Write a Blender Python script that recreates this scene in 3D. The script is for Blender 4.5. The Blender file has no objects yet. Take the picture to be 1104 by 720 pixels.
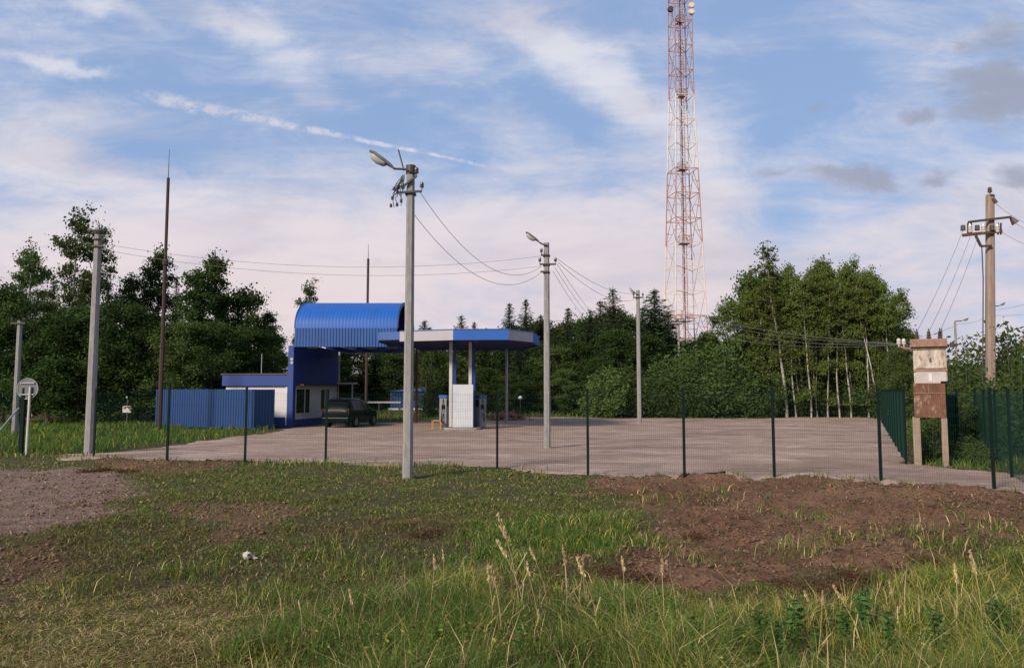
import bpy, bmesh, math, random
import numpy as np
from mathutils import Vector, Matrix

R = math.radians
scene = bpy.context.scene
COL = scene.collection

# ---------------------------------------------------------------- camera
F_PX, CX, CY, HORIZON, CAM_H = 797.0, 552.0, 360.0, 420.0, 2.2
PITCH = math.atan((HORIZON - CY) / F_PX)
cam_d = bpy.data.cameras.new('camera')
cam = bpy.data.objects.new('camera', cam_d)
COL.objects.link(cam)
cam.location = (0, 0, CAM_H)
cam.rotation_euler = (R(90) + PITCH, 0, 0)
cam_d.sensor_width = 36.0
cam_d.lens = 36.0 * F_PX / 1104.0
cam_d.clip_start = 0.05
cam_d.clip_end = 6000
scene.camera = cam

# ---------------------------------------------------------------- light settings
SUN_AZ, SUN_EL = R(-138), R(30)      # azimuth measured from +Y towards +X
SUN_STRENGTH, SUN_ANGLE = 4.2, R(11)
SKY_STRENGTH = 0.10
EXPOSURE = 0.42
scene.view_settings.view_transform = 'Standard'
scene.view_settings.look = 'None'
scene.view_settings.exposure = EXPOSURE
scene.view_settings.gamma = 1.0
scene.view_settings.use_curve_mapping = False
scene.render.engine = 'CYCLES'
scene.cycles.max_bounces = 6
scene.cycles.transparent_max_bounces = 6

sd = Vector((math.sin(SUN_AZ) * math.cos(SUN_EL), math.cos(SUN_AZ) * math.cos(SUN_EL), math.sin(SUN_EL)))
sun_d = bpy.data.lights.new('sun', 'SUN')
sun_d.energy = SUN_STRENGTH
sun_d.angle = SUN_ANGLE
sun_d.color = (1.0, 0.86, 0.70)
sun = bpy.data.objects.new('sun', sun_d)
COL.objects.link(sun)
sun.rotation_euler = sd.to_track_quat('Z', 'Y').to_euler()
sun.location = (-40, -30, 40)


def uv_dir(px, py):
    """photo pixel -> (x/y, z/y) of its direction in the world"""
    a, b = (px - CX) / F_PX, (CY - py) / F_PX
    den = math.cos(PITCH) - b * math.sin(PITCH)
    return a / den, (math.sin(PITCH) + b * math.cos(PITCH)) / den


def build_world():
    w = bpy.data.worlds.new('World')
    scene.world = w
    w.use_nodes = True
    nt = w.node_tree
    N, L = nt.nodes, nt.links
    N.clear()

    def mk(t, **kw):
        n = N.new(t)
        for k, v in kw.items():
            setattr(n, k, v)
        return n

    def put(sock, v):
        if isinstance(v, bpy.types.NodeSocket):
            L.new(v, sock)
        else:
            sock.default_value = v

    def m(op, a, b=0.0, c=0.0, clamp=False):
        n = mk('ShaderNodeMath', operation=op, use_clamp=clamp)
        put(n.inputs[0], a)
        put(n.inputs[1], b)
        put(n.inputs[2], c)
        return n.outputs[0]

    def ramp(x, a, b, lo=0.0, hi=1.0):
        n = mk('ShaderNodeMapRange', interpolation_type='SMOOTHSTEP', clamp=True)
        put(n.inputs['Value'], x)
        n.inputs['From Min'].default_value = a
        n.inputs['From Max'].default_value = b
        n.inputs['To Min'].default_value = lo
        n.inputs['To Max'].default_value = hi
        return n.outputs[0]

    def mix(f, a, b):
        n = mk('ShaderNodeMix', data_type='RGBA')
        put(n.inputs[0], f)
        for s, v in ((n.inputs[6], a), (n.inputs[7], b)):
            put(s, v)
        return n.outputs[2]

    tc = mk('ShaderNodeTexCoord')
    sep = mk('ShaderNodeSeparateXYZ')
    L.new(tc.outputs['Generated'], sep.inputs[0])
    x, y, z = sep.outputs
    den = m('MAXIMUM', m('ABSOLUTE', y), 0.22)
    u = m('DIVIDE', x, den)
    v = m('DIVIDE', z, den)
    comb = mk('ShaderNodeCombineXYZ')
    L.new(u, comb.inputs[0])
    L.new(v, comb.inputs[1])
    uv = comb.outputs[0]

    def noise(scale, rot=0.0, sx=1.0, sy=1.0, detail=6, rough=0.55, dist=0.0, off=(0, 0, 0)):
        mp = mk('ShaderNodeMapping')
        mp.inputs['Rotation'].default_value = (0, 0, rot)
        mp.inputs['Scale'].default_value = (sx, sy, 1)
        mp.inputs['Location'].default_value = off
        L.new(uv, mp.inputs[0])
        n = mk('ShaderNodeTexNoise')
        n.inputs['Scale'].default_value = scale
        n.inputs['Detail'].default_value = detail
        n.inputs['Roughness'].default_value = rough
        n.inputs['Distortion'].default_value = dist
        L.new(mp.outputs[0], n.inputs['Vector'])
        return n.outputs[0]

    # warp the coordinates a little so that every patch gets a ragged edge
    wn = mk('ShaderNodeTexNoise')
    wn.inputs['Scale'].default_value = 5.5
    wn.inputs['Detail'].default_value = 5
    wn.inputs['Roughness'].default_value = 0.6
    L.new(uv, wn.inputs['Vector'])
    vs = mk('ShaderNodeVectorMath', operation='SUBTRACT')
    L.new(wn.outputs['Color'], vs.inputs[0])
    vs.inputs[1].default_value = (0.5, 0.5, 0.5)
    vm = mk('ShaderNodeVectorMath', operation='MULTIPLY_ADD')
    L.new(vs.outputs[0], vm.inputs[0])
    vm.inputs[1].default_value = (0.16, 0.11, 0)
    L.new(uv, vm.inputs[2])
    uvw = vm.outputs[0]

    def blob(px, py, rx, ry, rot=0.0, src=None):
        cu, cv = uv_dir(px, py)
        mp = mk('ShaderNodeMapping', vector_type='TEXTURE')
        mp.inputs['Location'].default_value = (cu, cv, 0)
        mp.inputs['Rotation'].default_value = (0, 0, R(rot))
        mp.inputs['Scale'].default_value = (rx / F_PX, ry / F_PX, 1)
        L.new(src or uvw, mp.inputs[0])
        ln = mk('ShaderNodeVectorMath', operation='LENGTH')
        L.new(mp.outputs[0], ln.inputs[0])
        return ramp(ln.outputs['Value'], 0.0, 1.0, 1.0, 0.0)

    cov = ramp(v, 0.06, 0.42, 0.80, 0.33)
    for (px, py, rx, ry, rot, amp) in CLOUD_PATCHES:
        cov = m('MULTIPLY_ADD', blob(px, py, rx, ry, rot), amp, cov)
    streaks = noise(2.2, R(24), 1.0, 3.6, 8, 0.62, 0.5)
    wisps = noise(7.0, R(-32), 1.0, 2.4, 7, 0.65, 0.8, (3, 1, 0))
    cov = m('MULTIPLY_ADD', m('SUBTRACT', streaks, 0.5), 1.75, cov)
    cov = m('MULTIPLY_ADD', m('SUBTRACT', wisps, 0.5), 0.85, cov)
    fibres = noise(11.0, R(30), 0.7, 3.6, 8, 0.7, 0.6, (7, 2, 0))
    cov = m('MULTIPLY_ADD', m('SUBTRACT', fibres, 0.5), 0.34, cov)
    cov = ramp(cov, 0.02, 0.98)

    # vapour trail: a long thin line that widens towards its older end
    (u0, v0), (u1, v1) = uv_dir(128, 97), uv_dir(640, 202)
    ln = math.hypot(u1 - u0, v1 - v0)
    ang = math.atan2(v1 - v0, u1 - u0)
    mp = mk('ShaderNodeMapping', vector_type='TEXTURE')
    mp.inputs['Location'].default_value = (u0, v0, 0)
    mp.inputs['Rotation'].default_value = (0, 0, ang)
    vm2 = mk('ShaderNodeVectorMath', operation='MULTIPLY_ADD')
    L.new(vs.outputs[0], vm2.inputs[0])
    vm2.inputs[1].default_value = (0.014, 0.020, 0)
    L.new(uv, vm2.inputs[2])
    L.new(vm2.outputs[0], mp.inputs[0])
    s2 = mk('ShaderNodeSeparateXYZ')
    L.new(mp.outputs[0], s2.inputs[0])
    t = m('DIVIDE', s2.outputs[0], ln)
    width = ramp(t, 0.0, 0.70, 0.0165, 0.0040)
    dd = m('DIVIDE', m('ABSOLUTE', s2.outputs[1]), width)
    line = ramp(dd, 0.15, 1.0, 1.0, 0.0)
    puffs = ramp(noise(46, R(10), 1, 1.5, 7, 0.68), 0.34, 0.62, 0.12, 1.0)
    line = m('MULTIPLY', line, m('MULTIPLY', ramp(t, 0.0, 0.12), ramp(t, 0.62, 1.0, 1.0, 0.0)))
    line = m('MULTIPLY', m('MULTIPLY', line, puffs), 0.85)
    cov = m('MAXIMUM', cov, line)

    # small grey cumulus scraps
    gcov = 0.0
    for (px, py, rx, ry, rot, amp) in GREY_CLOUDS:
        b = m('MULTIPLY', blob(px, py, rx * 1.5, ry * 1.5, rot), amp)
        gcov = b if gcov == 0.0 else m('MAXIMUM', gcov, b)
    gn = noise(11, R(8), 0.6, 1.8, 9, 0.7, 0.5)
    gcov = ramp(m('MULTIPLY_ADD', m('SUBTRACT', gn, 0.5), 2.0, gcov), 0.16, 1.0)

    sky = mk('ShaderNodeTexSky', sky_type='NISHITA')
    sky.sun_disc = False
    sky.sun_elevation = SUN_EL
    sky.sun_rotation = SUN_AZ
    sky.ozone_density = 2.2
    sky.air_density = 1.0
    sky.dust_density = 0.6
    k = 1.0 / SKY_STRENGTH
    low = tuple(c * k for c in CLOUD_LOW) + (1,)
    high = tuple(c * k for c in CLOUD_HIGH) + (1,)
    grey = tuple(c * k for c in CLOUD_GREY) + (1,)
    blue = tuple(c * k for c in SKY_BLUE) + (1,)
    base = mix(0.80, sky.outputs[0], blue)
    shade = tuple(c * k for c in CLOUD_SHADE) + (1,)
    cl = mix(ramp(v, 0.05, 0.42), low, high)
    body = noise(3.4, R(18), 0.8, 2.6, 8, 0.6, 0.6, (11, 5, 0))
    cl = mix(m('MULTIPLY', ramp(body, 0.40, 0.68), 0.75), cl, shade)
    col = mix(m('MULTIPLY', cov, 0.93), base, cl)
    col = mix(m('MULTIPLY', gcov, 0.80), col, grey)
    bg = mk('ShaderNodeBackground')
    bg.inputs['Strength'].default_value = SKY_STRENGTH
    L.new(col, bg.inputs['Color'])
    out = mk('ShaderNodeOutputWorld')
    L.new(bg.outputs[0], out.inputs['Surface'])
    w.cycles.sampling_method = 'MANUAL'
    w.cycles.sample_map_resolution = 512


CLOUD_LOW = (0.645, 0.535, 0.525)
CLOUD_HIGH = (0.56, 0.565, 0.625)
CLOUD_SHADE = (0.455, 0.425, 0.485)
CLOUD_GREY = (0.25, 0.27, 0.34)
SKY_BLUE = (0.225, 0.325, 0.53)
CLOUD_PATCHES = [
    (330, 265, 420, 95, 0, 0.50), (640, 260, 240, 90, -10, 0.32), (640, 75, 190, 48, -38, 0.50),
    (760, 185, 90, 110, 0, 0.38), (270, 28, 120, 40, -28, 0.45), (340, 95, 100, 34, -15, 0.36),
    (60, 66, 110, 13, -8, 0.60), (90, 12, 140, 16, -10, 0.40), (20, 150, 170, 60, -15, 0.25), (1050, 230, 220, 70, 8, 0.30),
    (430, 125, 170, 62, -12, -0.48), (605, 125, 90, 42, -25, -0.42), (860, 90, 150, 90, 20, -0.45),
    (840, 235, 110, 55, 0, -0.35), (170, 85, 190, 34, -10, -0.22), (470, 30, 120, 40, -20, -0.30),
    (190, 175, 170, 26, -16, -0.20), (820, 20, 150, 60, 0, -0.20), (960, 190, 160, 55, 0, -0.12),
]
GREY_CLOUDS = [
    (1082, 98, 72, 42, 8, 1.15), (1072, 48, 52, 34, 30, 0.85), (1096, 192, 40, 20, 0, 1.0), (915, 194, 62, 16, -6, 0.95),
    (845, 182, 30, 11, -12, 0.75), (880, 118, 20, 12, 0, 0.8), (992, 136, 30, 11, 12, 0.85), (1012, 193, 34, 10, 4, 0.72),
]
build_world()

# ---------------------------------------------------------------- noise on arrays
def vnoise(x, y, seed=0):
    xi, yi = np.floor(x).astype(np.int64), np.floor(y).astype(np.int64)
    xf, yf = x - xi, y - yi
    xf, yf = xf * xf * (3 - 2 * xf), yf * yf * (3 - 2 * yf)

    def h(a, b):
        n = (a * 374761393 + b * 668265263 + seed * 974711) & 0x7fffffff
        n = ((n ^ (n >> 13)) * 1274126177) & 0x7fffffff
        return ((n ^ (n >> 16)) & 0xffff) / 65535.0
    return (h(xi, yi) * (1 - xf) + h(xi + 1, yi) * xf) * (1 - yf) + (h(xi, yi + 1) * (1 - xf) + h(xi + 1, yi + 1) * xf) * yf


def fbm(x, y, octv=4, seed=0, gain=0.5):
    s, a, t = 0.0, 1.0, 0.0
    for i in range(octv):
        s = s + a * (vnoise(x * 2 ** i, y * 2 ** i, seed + 17 * i) - 0.5)
        t += a
        a *= gain
    return s / t * 2


def sst(x, a, b):
    t = np.clip((x - a) / (b - a), 0, 1)
    return t * t * (3 - 2 * t)


def sdist(x, y, poly):
    """signed distance to a polygon, positive inside"""
    d = np.full(x.shape, 1e9)
    ins = np.zeros(x.shape, bool)
    n = len(poly)
    for i in range(n):
        ax, ay = poly[i]
        bx, by = poly[(i + 1) % n]
        ex, ey = bx - ax, by - ay
        t = np.clip(((x - ax) * ex + (y - ay) * ey) / (ex * ex + ey * ey + 1e-12), 0, 1)
        d = np.minimum(d, np.hypot(x - ax - t * ex, y - ay - t * ey))
        c = (ay > y) != (by > y)
        ins ^= c & (x < ex * (y - ay) / (ey + 1e-12) + ax)
    return np.where(ins, d, -d)


# ---------------------------------------------------------------- pixel -> place
def at(px, py, d):
    u, v = uv_dir(px, py)
    return Vector((u * d, d, CAM_H + v * d))


def flat(px, py, z=0.0):
    u, v = uv_dir(px, py)
    d = (z - CAM_H) / v
    return (u * d, d)


def poly_at(pts, z=0.0):
    return [flat(a, b, z) for a, b in pts]


LOT = poly_at([(70, 496), (118, 495), (200, 496), (264, 497), (351, 499), (440, 503), (536, 504), (634, 513), (738, 514), (835, 515), (950, 520),
               (1072, 529), (1180, 538), (1140, 514), (1060, 507), (1010, 504), (985, 500), (975, 482), (962, 468), (953, 457), (945, 450),
               (850, 449.5), (700, 449.5), (640, 451), (540, 452), (475, 454.5), (405, 456), (345, 457), (322, 460), (300, 465), (250, 472), (190, 481), (110, 489), (60, 490)])
DIRT_R = poly_at([(640, 513), (760, 514), (950, 520), (1072, 529), (1400, 552), (1400, 578), (1104, 582), (1040, 590), (1000, 606), (940, 628), (860, 646),
                  (800, 662), (745, 664), (715, 650), (690, 632), (655, 612), (675, 592), (705, 585), (705, 560), (690, 545), (655, 535), (615, 524)])
DIRT_L = poly_at([(-300, 506), (0, 506), (115, 506), (160, 520), (150, 548), (110, 566), (40, 574), (-40, 590), (-300, 620)])
SCRAPES = [poly_at(p) for p in (
    [(90, 500), (200, 496), (260, 500), (200, 512), (110, 512)], [(160, 546), (300, 540), (360, 552), (280, 566), (180, 562)],
    [(425, 562), (470, 558), (480, 574), (440, 582)], [(-60, 600), (60, 584), (110, 604), (60, 636), (-60, 646)], [(130, 600), (180, 598), (190, 616), (140, 620)])]
STRAW = poly_at([(-300, 640), (60, 630), (180, 640), (280, 660), (330, 690), (300, 860), (-500, 860)])
TALL = poly_at([(270, 690), (340, 650), (420, 626), (520, 606), (640, 612), (690, 636), (740, 664), (830, 662), (900, 640), (960, 624), (1010, 604), (1104, 580), (1500, 572),
                (1900, 900), (200, 900)], 0.2)
GREEN_C = poly_at([(470, 590), (520, 566), (600, 556), (660, 562), (715, 590), (640, 612), (480, 618)])
LEFT_GREEN = poly_at([(-400, 497), (-10, 494), (60, 490), (110, 488), (190, 480), (250, 471), (300, 464), (300, 457), (-200, 453)])
BACK_GREEN = poly_at([(360, 455.5), (405, 455.5), (475, 454), (540, 451.5), (640, 450.5), (640, 446), (360, 446)])


def height(x, y):
    x, y = np.asarray(x, float), np.asarray(y, float)
    lot = sdist(x, y, LOT)
    out = sst(-lot, 0.0, 1.5)
    z = 0.5 * sst(-y, -9.5, -2.5) * 1.0
    z = z + 0.55 * sst(y, 52, 63) * sst(-x, -9, 0)
    z = z + out * (0.07 * fbm(x * .55, y * .55, 3, 3) + 0.035 * fbm(x * 2.3, y * 2.3, 3, 5))
    dr = sst(sdist(x, y, DIRT_R), -0.5, 0.7)
    z = z + dr * (0.17 * np.abs(fbm(x * 1.1, y * 1.9, 4, 9)) + 0.12 * fbm(x * 2.7, y * 4.0, 3, 11) + 0.06 * fbm(x * 7, y * 8, 3, 12))
    for (px, py, r, a) in HEAPS:
        hx, hy = flat(px, py)
        z = z + a * np.exp(-((x - hx) ** 2 + ((y - hy) * 1.1) ** 2) / (r * r)) * (1 + 0.7 * fbm(x * 4, y * 4, 3, 21))
    far = np.hypot(x, y)
    z = z + 1.0 * sst(far, 120, 900)
    return z


HEAPS = [(885, 628, .62, .22), (680, 612, .5, .15), (800, 545, .9, .10), (745, 536, .5, .10), (870, 516, .7, .09), (760, 516, .7, .08), (1000, 532, .8, .09), (950, 600, .6, .12),
         (930, 548, .9, .08), (1050, 560, .8, .12), (450, 572, .4, .10), (110, 503, .9, .20), (175, 503, .9, .12), (240, 500, .9, .08), (470, 506, .9, .10), (700, 530, .6, .07),
         (500, 575, .6, .10), (640, 570, .8, .12)]


def hz(x, y):
    return float(height(np.array([x]), np.array([y]))[0])


def ground(px, py):
    z = 0.0
    for _ in range(12):
        x, y = flat(px, py, min(z, 1.6))
        z = 0.6 * z + 0.4 * hz(x, y)
    return Vector((x, y, hz(x, y)))


# ---------------------------------------------------------------- materials
MATS = {}


def mat(name, c1, c2=None, rough=0.7, scale=6.0, metal=0.0, bump=0.0, stretch=(1, 1, 1), c3=None, spot=(0.58, 0.72), spot_scale=None, spec=0.4, contrast=(0.3, 0.7)):
    m = bpy.data.materials.new(name)
    m.use_nodes = True
    nt = m.node_tree
    N, L = nt.nodes, nt.links
    b = N['Principled BSDF']
    b.inputs['Roughness'].default_value = rough
    b.inputs['Metallic'].default_value = metal
    b.inputs['Specular IOR Level'].default_value = spec
    c2 = c2 or tuple(c * 0.8 for c in c1)
    tc = N.new('ShaderNodeTexCoord')
    mp = N.new('ShaderNodeMapping')
    mp.inputs['Scale'].default_value = stretch
    L.new(tc.outputs['Object'], mp.inputs[0])
    n = N.new('ShaderNodeTexNoise')
    n.inputs['Scale'].default_value = scale
    n.inputs['Detail'].default_value = 6
    n.inputs['Roughness'].default_value = 0.65
    L.new(mp.outputs[0], n.inputs['Vector'])
    rp = N.new('ShaderNodeMapRange')
    rp.inputs['From Min'].default_value, rp.inputs['From Max'].default_value = contrast
    L.new(n.outputs[0], rp.inputs['Value'])
    mx = N.new('ShaderNodeMix')
    mx.data_type = 'RGBA'
    L.new(rp.outputs[0], mx.inputs[0])
    mx.inputs[6].default_value = (*c1, 1)
    mx.inputs[7].default_value = (*c2, 1)
    col = mx.outputs[2]
    if c3:
        n2 = N.new('ShaderNodeTexNoise')
        n2.inputs['Scale'].default_value = spot_scale or scale * 0.7
        n2.inputs['Detail'].default_value = 8
        n2.inputs['Roughness'].default_value = 0.7
        L.new(mp.outputs[0], n2.inputs['Vector'])
        r2 = N.new('ShaderNodeMapRange')
        r2.inputs['From Min'].default_value, r2.inputs['From Max'].default_value = spot
        L.new(n2.outputs[0], r2.inputs['Value'])
        m2 = N.new('ShaderNodeMix')
        m2.data_type = 'RGBA'
        L.new(r2.outputs[0], m2.inputs[0])
        L.new(col, m2.inputs[6])
        m2.inputs[7].default_value = (*c3, 1)
        col = m2.outputs[2]
    L.new(col, b.inputs['Base Color'])
    if bump:
        bp = N.new('ShaderNodeBump')
        bp.inputs['Strength'].default_value = bump
        bp.inputs['Distance'].default_value = 0.02
        L.new(n.outputs[0], bp.inputs['Height'])
        L.new(bp.outputs[0], b.inputs['Normal'])
    MATS[name] = m
    return m


def leaf_mat(name, c1, c2, trans=0.35, vary=0.25, attr=False):
    m = bpy.data.materials.new(name)
    m.use_nodes = True
    nt = m.node_tree
    N, L = nt.nodes, nt.links
    N.clear()
    geo = N.new('ShaderNodeNewGeometry')
    oi = N.new('ShaderNodeObjectInfo')
    mx = N.new('ShaderNodeMix')
    mx.data_type = 'RGBA'
    mx.inputs[6].default_value = (*c1, 1)
    mx.inputs[7].default_value = (*c2, 1)
    L.new(geo.outputs['Random Per Island'], mx.inputs[0])
    col = mx.outputs[2]
    if attr:
        at_ = N.new('ShaderNodeAttribute')
        at_.attribute_name = 'tint'
        col = at_.outputs['Color']
    else:
        hs = N.new('ShaderNodeHueSaturation')
        mr = N.new('ShaderNodeMapRange')
        mr.inputs['To Min'].default_value, mr.inputs['To Max'].default_value = 1 - vary, 1 + vary
        L.new(oi.outputs['Random'], mr.inputs['Value'])
        L.new(mr.outputs[0], hs.inputs['Value'])
        mh = N.new('ShaderNodeMapRange')
        mh.inputs['To Min'].default_value, mh.inputs['To Max'].default_value = 0.485, 0.515
        L.new(oi.outputs['Random'], mh.inputs['Value'])
        L.new(mh.outputs[0], hs.inputs['Hue'])
        L.new(col, hs.inputs['Color'])
        col = hs.outputs[0]
    df = N.new('ShaderNodeBsdfDiffuse')
    tr = N.new('ShaderNodeBsdfTranslucent')
    ms = N.new('ShaderNodeMixShader')
    ms.inputs[0].default_value = trans
    L.new(col, df.inputs[0])
    L.new(col, tr.inputs[0])
    L.new(df.outputs[0], ms.inputs[1])
    L.new(tr.outputs[0], ms.inputs[2])
    out = N.new('ShaderNodeOutputMaterial')
    L.new(ms.outputs[0], out.inputs[0])
    MATS[name] = m
    return m


mat('concrete', (0.255, 0.25, 0.25), (0.165, 0.16, 0.16), 0.9, 5, bump=0.5, stretch=(2, 2, .6), c3=(0.12, 0.11, 0.10), spot=(.60, .78))
mat('old_concrete', (0.27, 0.20, 0.16), (0.18, 0.14, 0.115), 0.9, 4, bump=0.5, stretch=(2, 2, .4), c3=(0.10, 0.075, 0.06), spot=(.58, .78))
mat('dark_steel', (0.035, 0.035, 0.038), (0.06, 0.045, 0.04), 0.6, 9)
mat('galv_steel', (0.34, 0.35, 0.36), (0.22, 0.225, 0.23), 0.5, 8, metal=0.3)
mat('rust_steel', (0.13, 0.05, 0.03), (0.06, 0.028, 0.02), 0.85, 5, stretch=(1, 1, .3))
mat('mast_brown', (0.050, 0.026, 0.022), (0.032, 0.020, 0.018), 0.8, 4)
mat('wire', (0.17, 0.165, 0.18), None, 0.6, 3)
mat('porcelain', (0.55, 0.53, 0.50), (0.40, 0.36, 0.33), 0.35, 9)
mat('brown_porcelain', (0.07, 0.05, 0.045), None, 0.35, 9)
mat('lamp_housing', (0.16, 0.175, 0.17), (0.10, 0.105, 0.10), 0.5, 9)
mat('lamp_glass', (0.33, 0.34, 0.34), (0.30, 0.30, 0.29), 0.25, 5)
mat('fence_green', (0.003, 0.022, 0.018), (0.005, 0.030, 0.024), 0.7, 5, spec=0.1)
mat('fence_dark', (0.004, 0.011, 0.010), (0.007, 0.016, 0.014), 0.75, 5, spec=0.08)
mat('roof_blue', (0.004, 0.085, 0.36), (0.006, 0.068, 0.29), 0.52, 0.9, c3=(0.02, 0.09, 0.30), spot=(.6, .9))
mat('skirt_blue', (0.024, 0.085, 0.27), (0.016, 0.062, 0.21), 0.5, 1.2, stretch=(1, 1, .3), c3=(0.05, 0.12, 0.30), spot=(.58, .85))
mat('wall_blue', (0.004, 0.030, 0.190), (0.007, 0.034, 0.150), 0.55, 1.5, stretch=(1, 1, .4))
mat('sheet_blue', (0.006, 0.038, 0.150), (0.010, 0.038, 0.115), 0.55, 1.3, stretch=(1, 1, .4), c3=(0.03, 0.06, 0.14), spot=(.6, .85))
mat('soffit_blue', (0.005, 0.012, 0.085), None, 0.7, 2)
mat('white_panel', (0.52, 0.51, 0.52), (0.43, 0.42, 0.43), 0.55, 1.6, stretch=(1, 1, .4), c3=(0.36, 0.34, 0.32), spot=(.62, .85))
mat('white_board', (0.50, 0.525, 0.57), (0.43, 0.455, 0.49), 0.45, 2.0, stretch=(1, 1, .4), c3=(0.50, 0.52, 0.54), spot=(.6, .9))
mat('pale_fascia', (0.325, 0.32, 0.36), (0.27, 0.265, 0.30), 0.5, 1.5, c3=(0.40, 0.38, 0.39), spot=(.6, .85))
mat('dark_red_trim', (0.06, 0.012, 0.018), None, 0.6, 3)
mat('window_glass', (0.012, 0.014, 0.018), (0.02, 0.022, 0.026), 0.08, 2, spec=0.8)
mat('dark_glass', (0.005, 0.006, 0.008), None, 0.12, 2, spec=0.10)
mat('plate_white', (0.26, 0.26, 0.26), (0.22, 0.22, 0.22), 0.6, 9)
mat('car_paint', (0.003, 0.004, 0.006), (0.004, 0.005, 0.007), 0.32, 2, spec=0.09)
mat('black_plastic', (0.008, 0.008, 0.009), None, 0.7, 6, spec=0.12)
mat('rubber', (0.012, 0.012, 0.012), None, 0.9, 8, spec=0.1)
mat('alloy', (0.22, 0.225, 0.23), (0.15, 0.155, 0.16), 0.35, 6, metal=0.6)
mat('red_lens', (0.075, 0.006, 0.007), None, 0.3, 6, spec=0.2)
mat('white_paint', (0.52, 0.51, 0.50), (0.43, 0.42, 0.41), 0.5, 4, c3=(0.35, 0.30, 0.25), spot=(.62, .8))
mat('sign_grey', (0.125, 0.135, 0.150), (0.09, 0.097, 0.108), 0.6, 8, metal=0.2, c3=(.42, .43, .44), spot=(.6, .7))
mat('dispenser_grey', (0.20, 0.20, 0.22), (0.13, 0.13, 0.15), 0.5, 3)
mat('tower_red', (0.36, 0.160, 0.130), (0.31, 0.19, 0.165), 0.7, 0.6, c3=(.36, .27, .26), spot=(.55, .75))
mat('tower_white', (0.62, 0.55, 0.51), (0.52, 0.43, 0.385), 0.7, 0.6, c3=(.45, .20, .12), spot=(.58, .75))
mat('kiosk_pale', (0.44, 0.40, 0.345), (0.19, 0.14, 0.115), 0.85, 4.5, c3=(0.20, 0.088, 0.052), spot=(.55, .64), stretch=(1.3, 1.3, .6), contrast=(.42, .70))
mat('kiosk_white', (0.40, 0.375, 0.365), (0.30, 0.275, 0.265), 0.8, 3, c3=(0.30, 0.16, 0.10), spot=(.62, .75))
mat('kiosk_rust', (0.165, 0.075, 0.046), (0.075, 0.036, 0.026), 0.9, 5, c3=(0.30, 0.21, 0.16), spot=(.54, .66), stretch=(1, 1, .5))
mat('kiosk_trim', (0.28, 0.175, 0.13), (0.16, 0.095, 0.07), 0.9, 6, c3=(.12, .06, .04), spot=(.56, .7))
mat('kerb', (0.30, 0.29, 0.28), (0.20, 0.19, 0.18), 0.9, 5, bump=.4)
mat('orange_paint', (0.42, 0.20, 0.07), (0.30, 0.15, 0.06), 0.6, 5)
mat('birch_bark', (0.34, 0.325, 0.30), (0.24, 0.225, 0.205), 0.8, 4, stretch=(1, 1, 2.5), c3=(0.035, 0.03, 0.028), spot=(.60, .66), spot_scale=5)
mat('grey_bark', (0.10, 0.085, 0.07), (0.06, 0.05, 0.042), 0.9, 5, bump=.6, stretch=(1, 1, .4))
mat('spruce_bark', (0.075, 0.055, 0.045), (0.045, 0.034, 0.028), 0.9, 5, bump=.6, stretch=(1, 1, .4))
mat('soil_clod', (0.175, 0.100, 0.066), (0.085, 0.050, 0.036), 0.95, 6, bump=.6)
mat('brick_rubble', (0.30, 0.13, 0.085), (0.20, 0.11, 0.08), 0.95, 5)
mat('white_scrap', (0.40, 0.38, 0.35), (0.30, 0.28, 0.26), 0.6, 9, c3=(.2, .17, .14), spot=(.58, .7))
mat('scrap_hole', (0.03, 0.028, 0.025), None, 0.9)
leaf_mat('birch_leaf', (0.072, 0.105, 0.026), (0.120, 0.150, 0.042), 0.35, .22)
leaf_mat('aspen_leaf', (0.054, 0.086, 0.025), (0.094, 0.128, 0.042), 0.4, .25)
leaf_mat('dark_leaf', (0.028, 0.053, 0.016), (0.056, 0.088, 0.026), 0.36, .25)
leaf_mat('willow_leaf', (0.075, 0.125, 0.035), (0.12, 0.165, 0.055), 0.35, .2)
leaf_mat('scrub_leaf', (0.042, 0.072, 0.024), (0.075, 0.105, 0.036), 0.3, .25)
leaf_mat('spruce_needle', (0.020, 0.040, 0.019), (0.038, 0.062, 0.026), 0.15, .22)
leaf_mat('pine_needle', (0.030, 0.052, 0.024), (0.052, 0.075, 0.032), 0.2, .22)
leaf_mat('grass_blade', (0.1, 0.1, 0.1), (0.1, 0.1, 0.1), 0.42, attr=True)
leaf_mat('weed_leaf', (0.052, 0.115, 0.032), (0.095, 0.170, 0.048), 0.4, .2)
leaf_mat('dry_stem', (0.48, 0.37, 0.21), (0.36, 0.26, 0.14), 0.25, .2)
leaf_mat('seed_head', (0.58, 0.45, 0.28), (0.46, 0.34, 0.20), 0.3, .2)
leaf_mat('dead_brown', (0.11, 0.055, 0.035), (0.06, 0.035, 0.025), 0.2, .2)


# ---------------------------------------------------------------- mesh building
def rootloc(o):
    p = Vector((0, 0, 0))
    while o:
        p = p + Vector(o.location)
        o = o.parent
    return p


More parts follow.
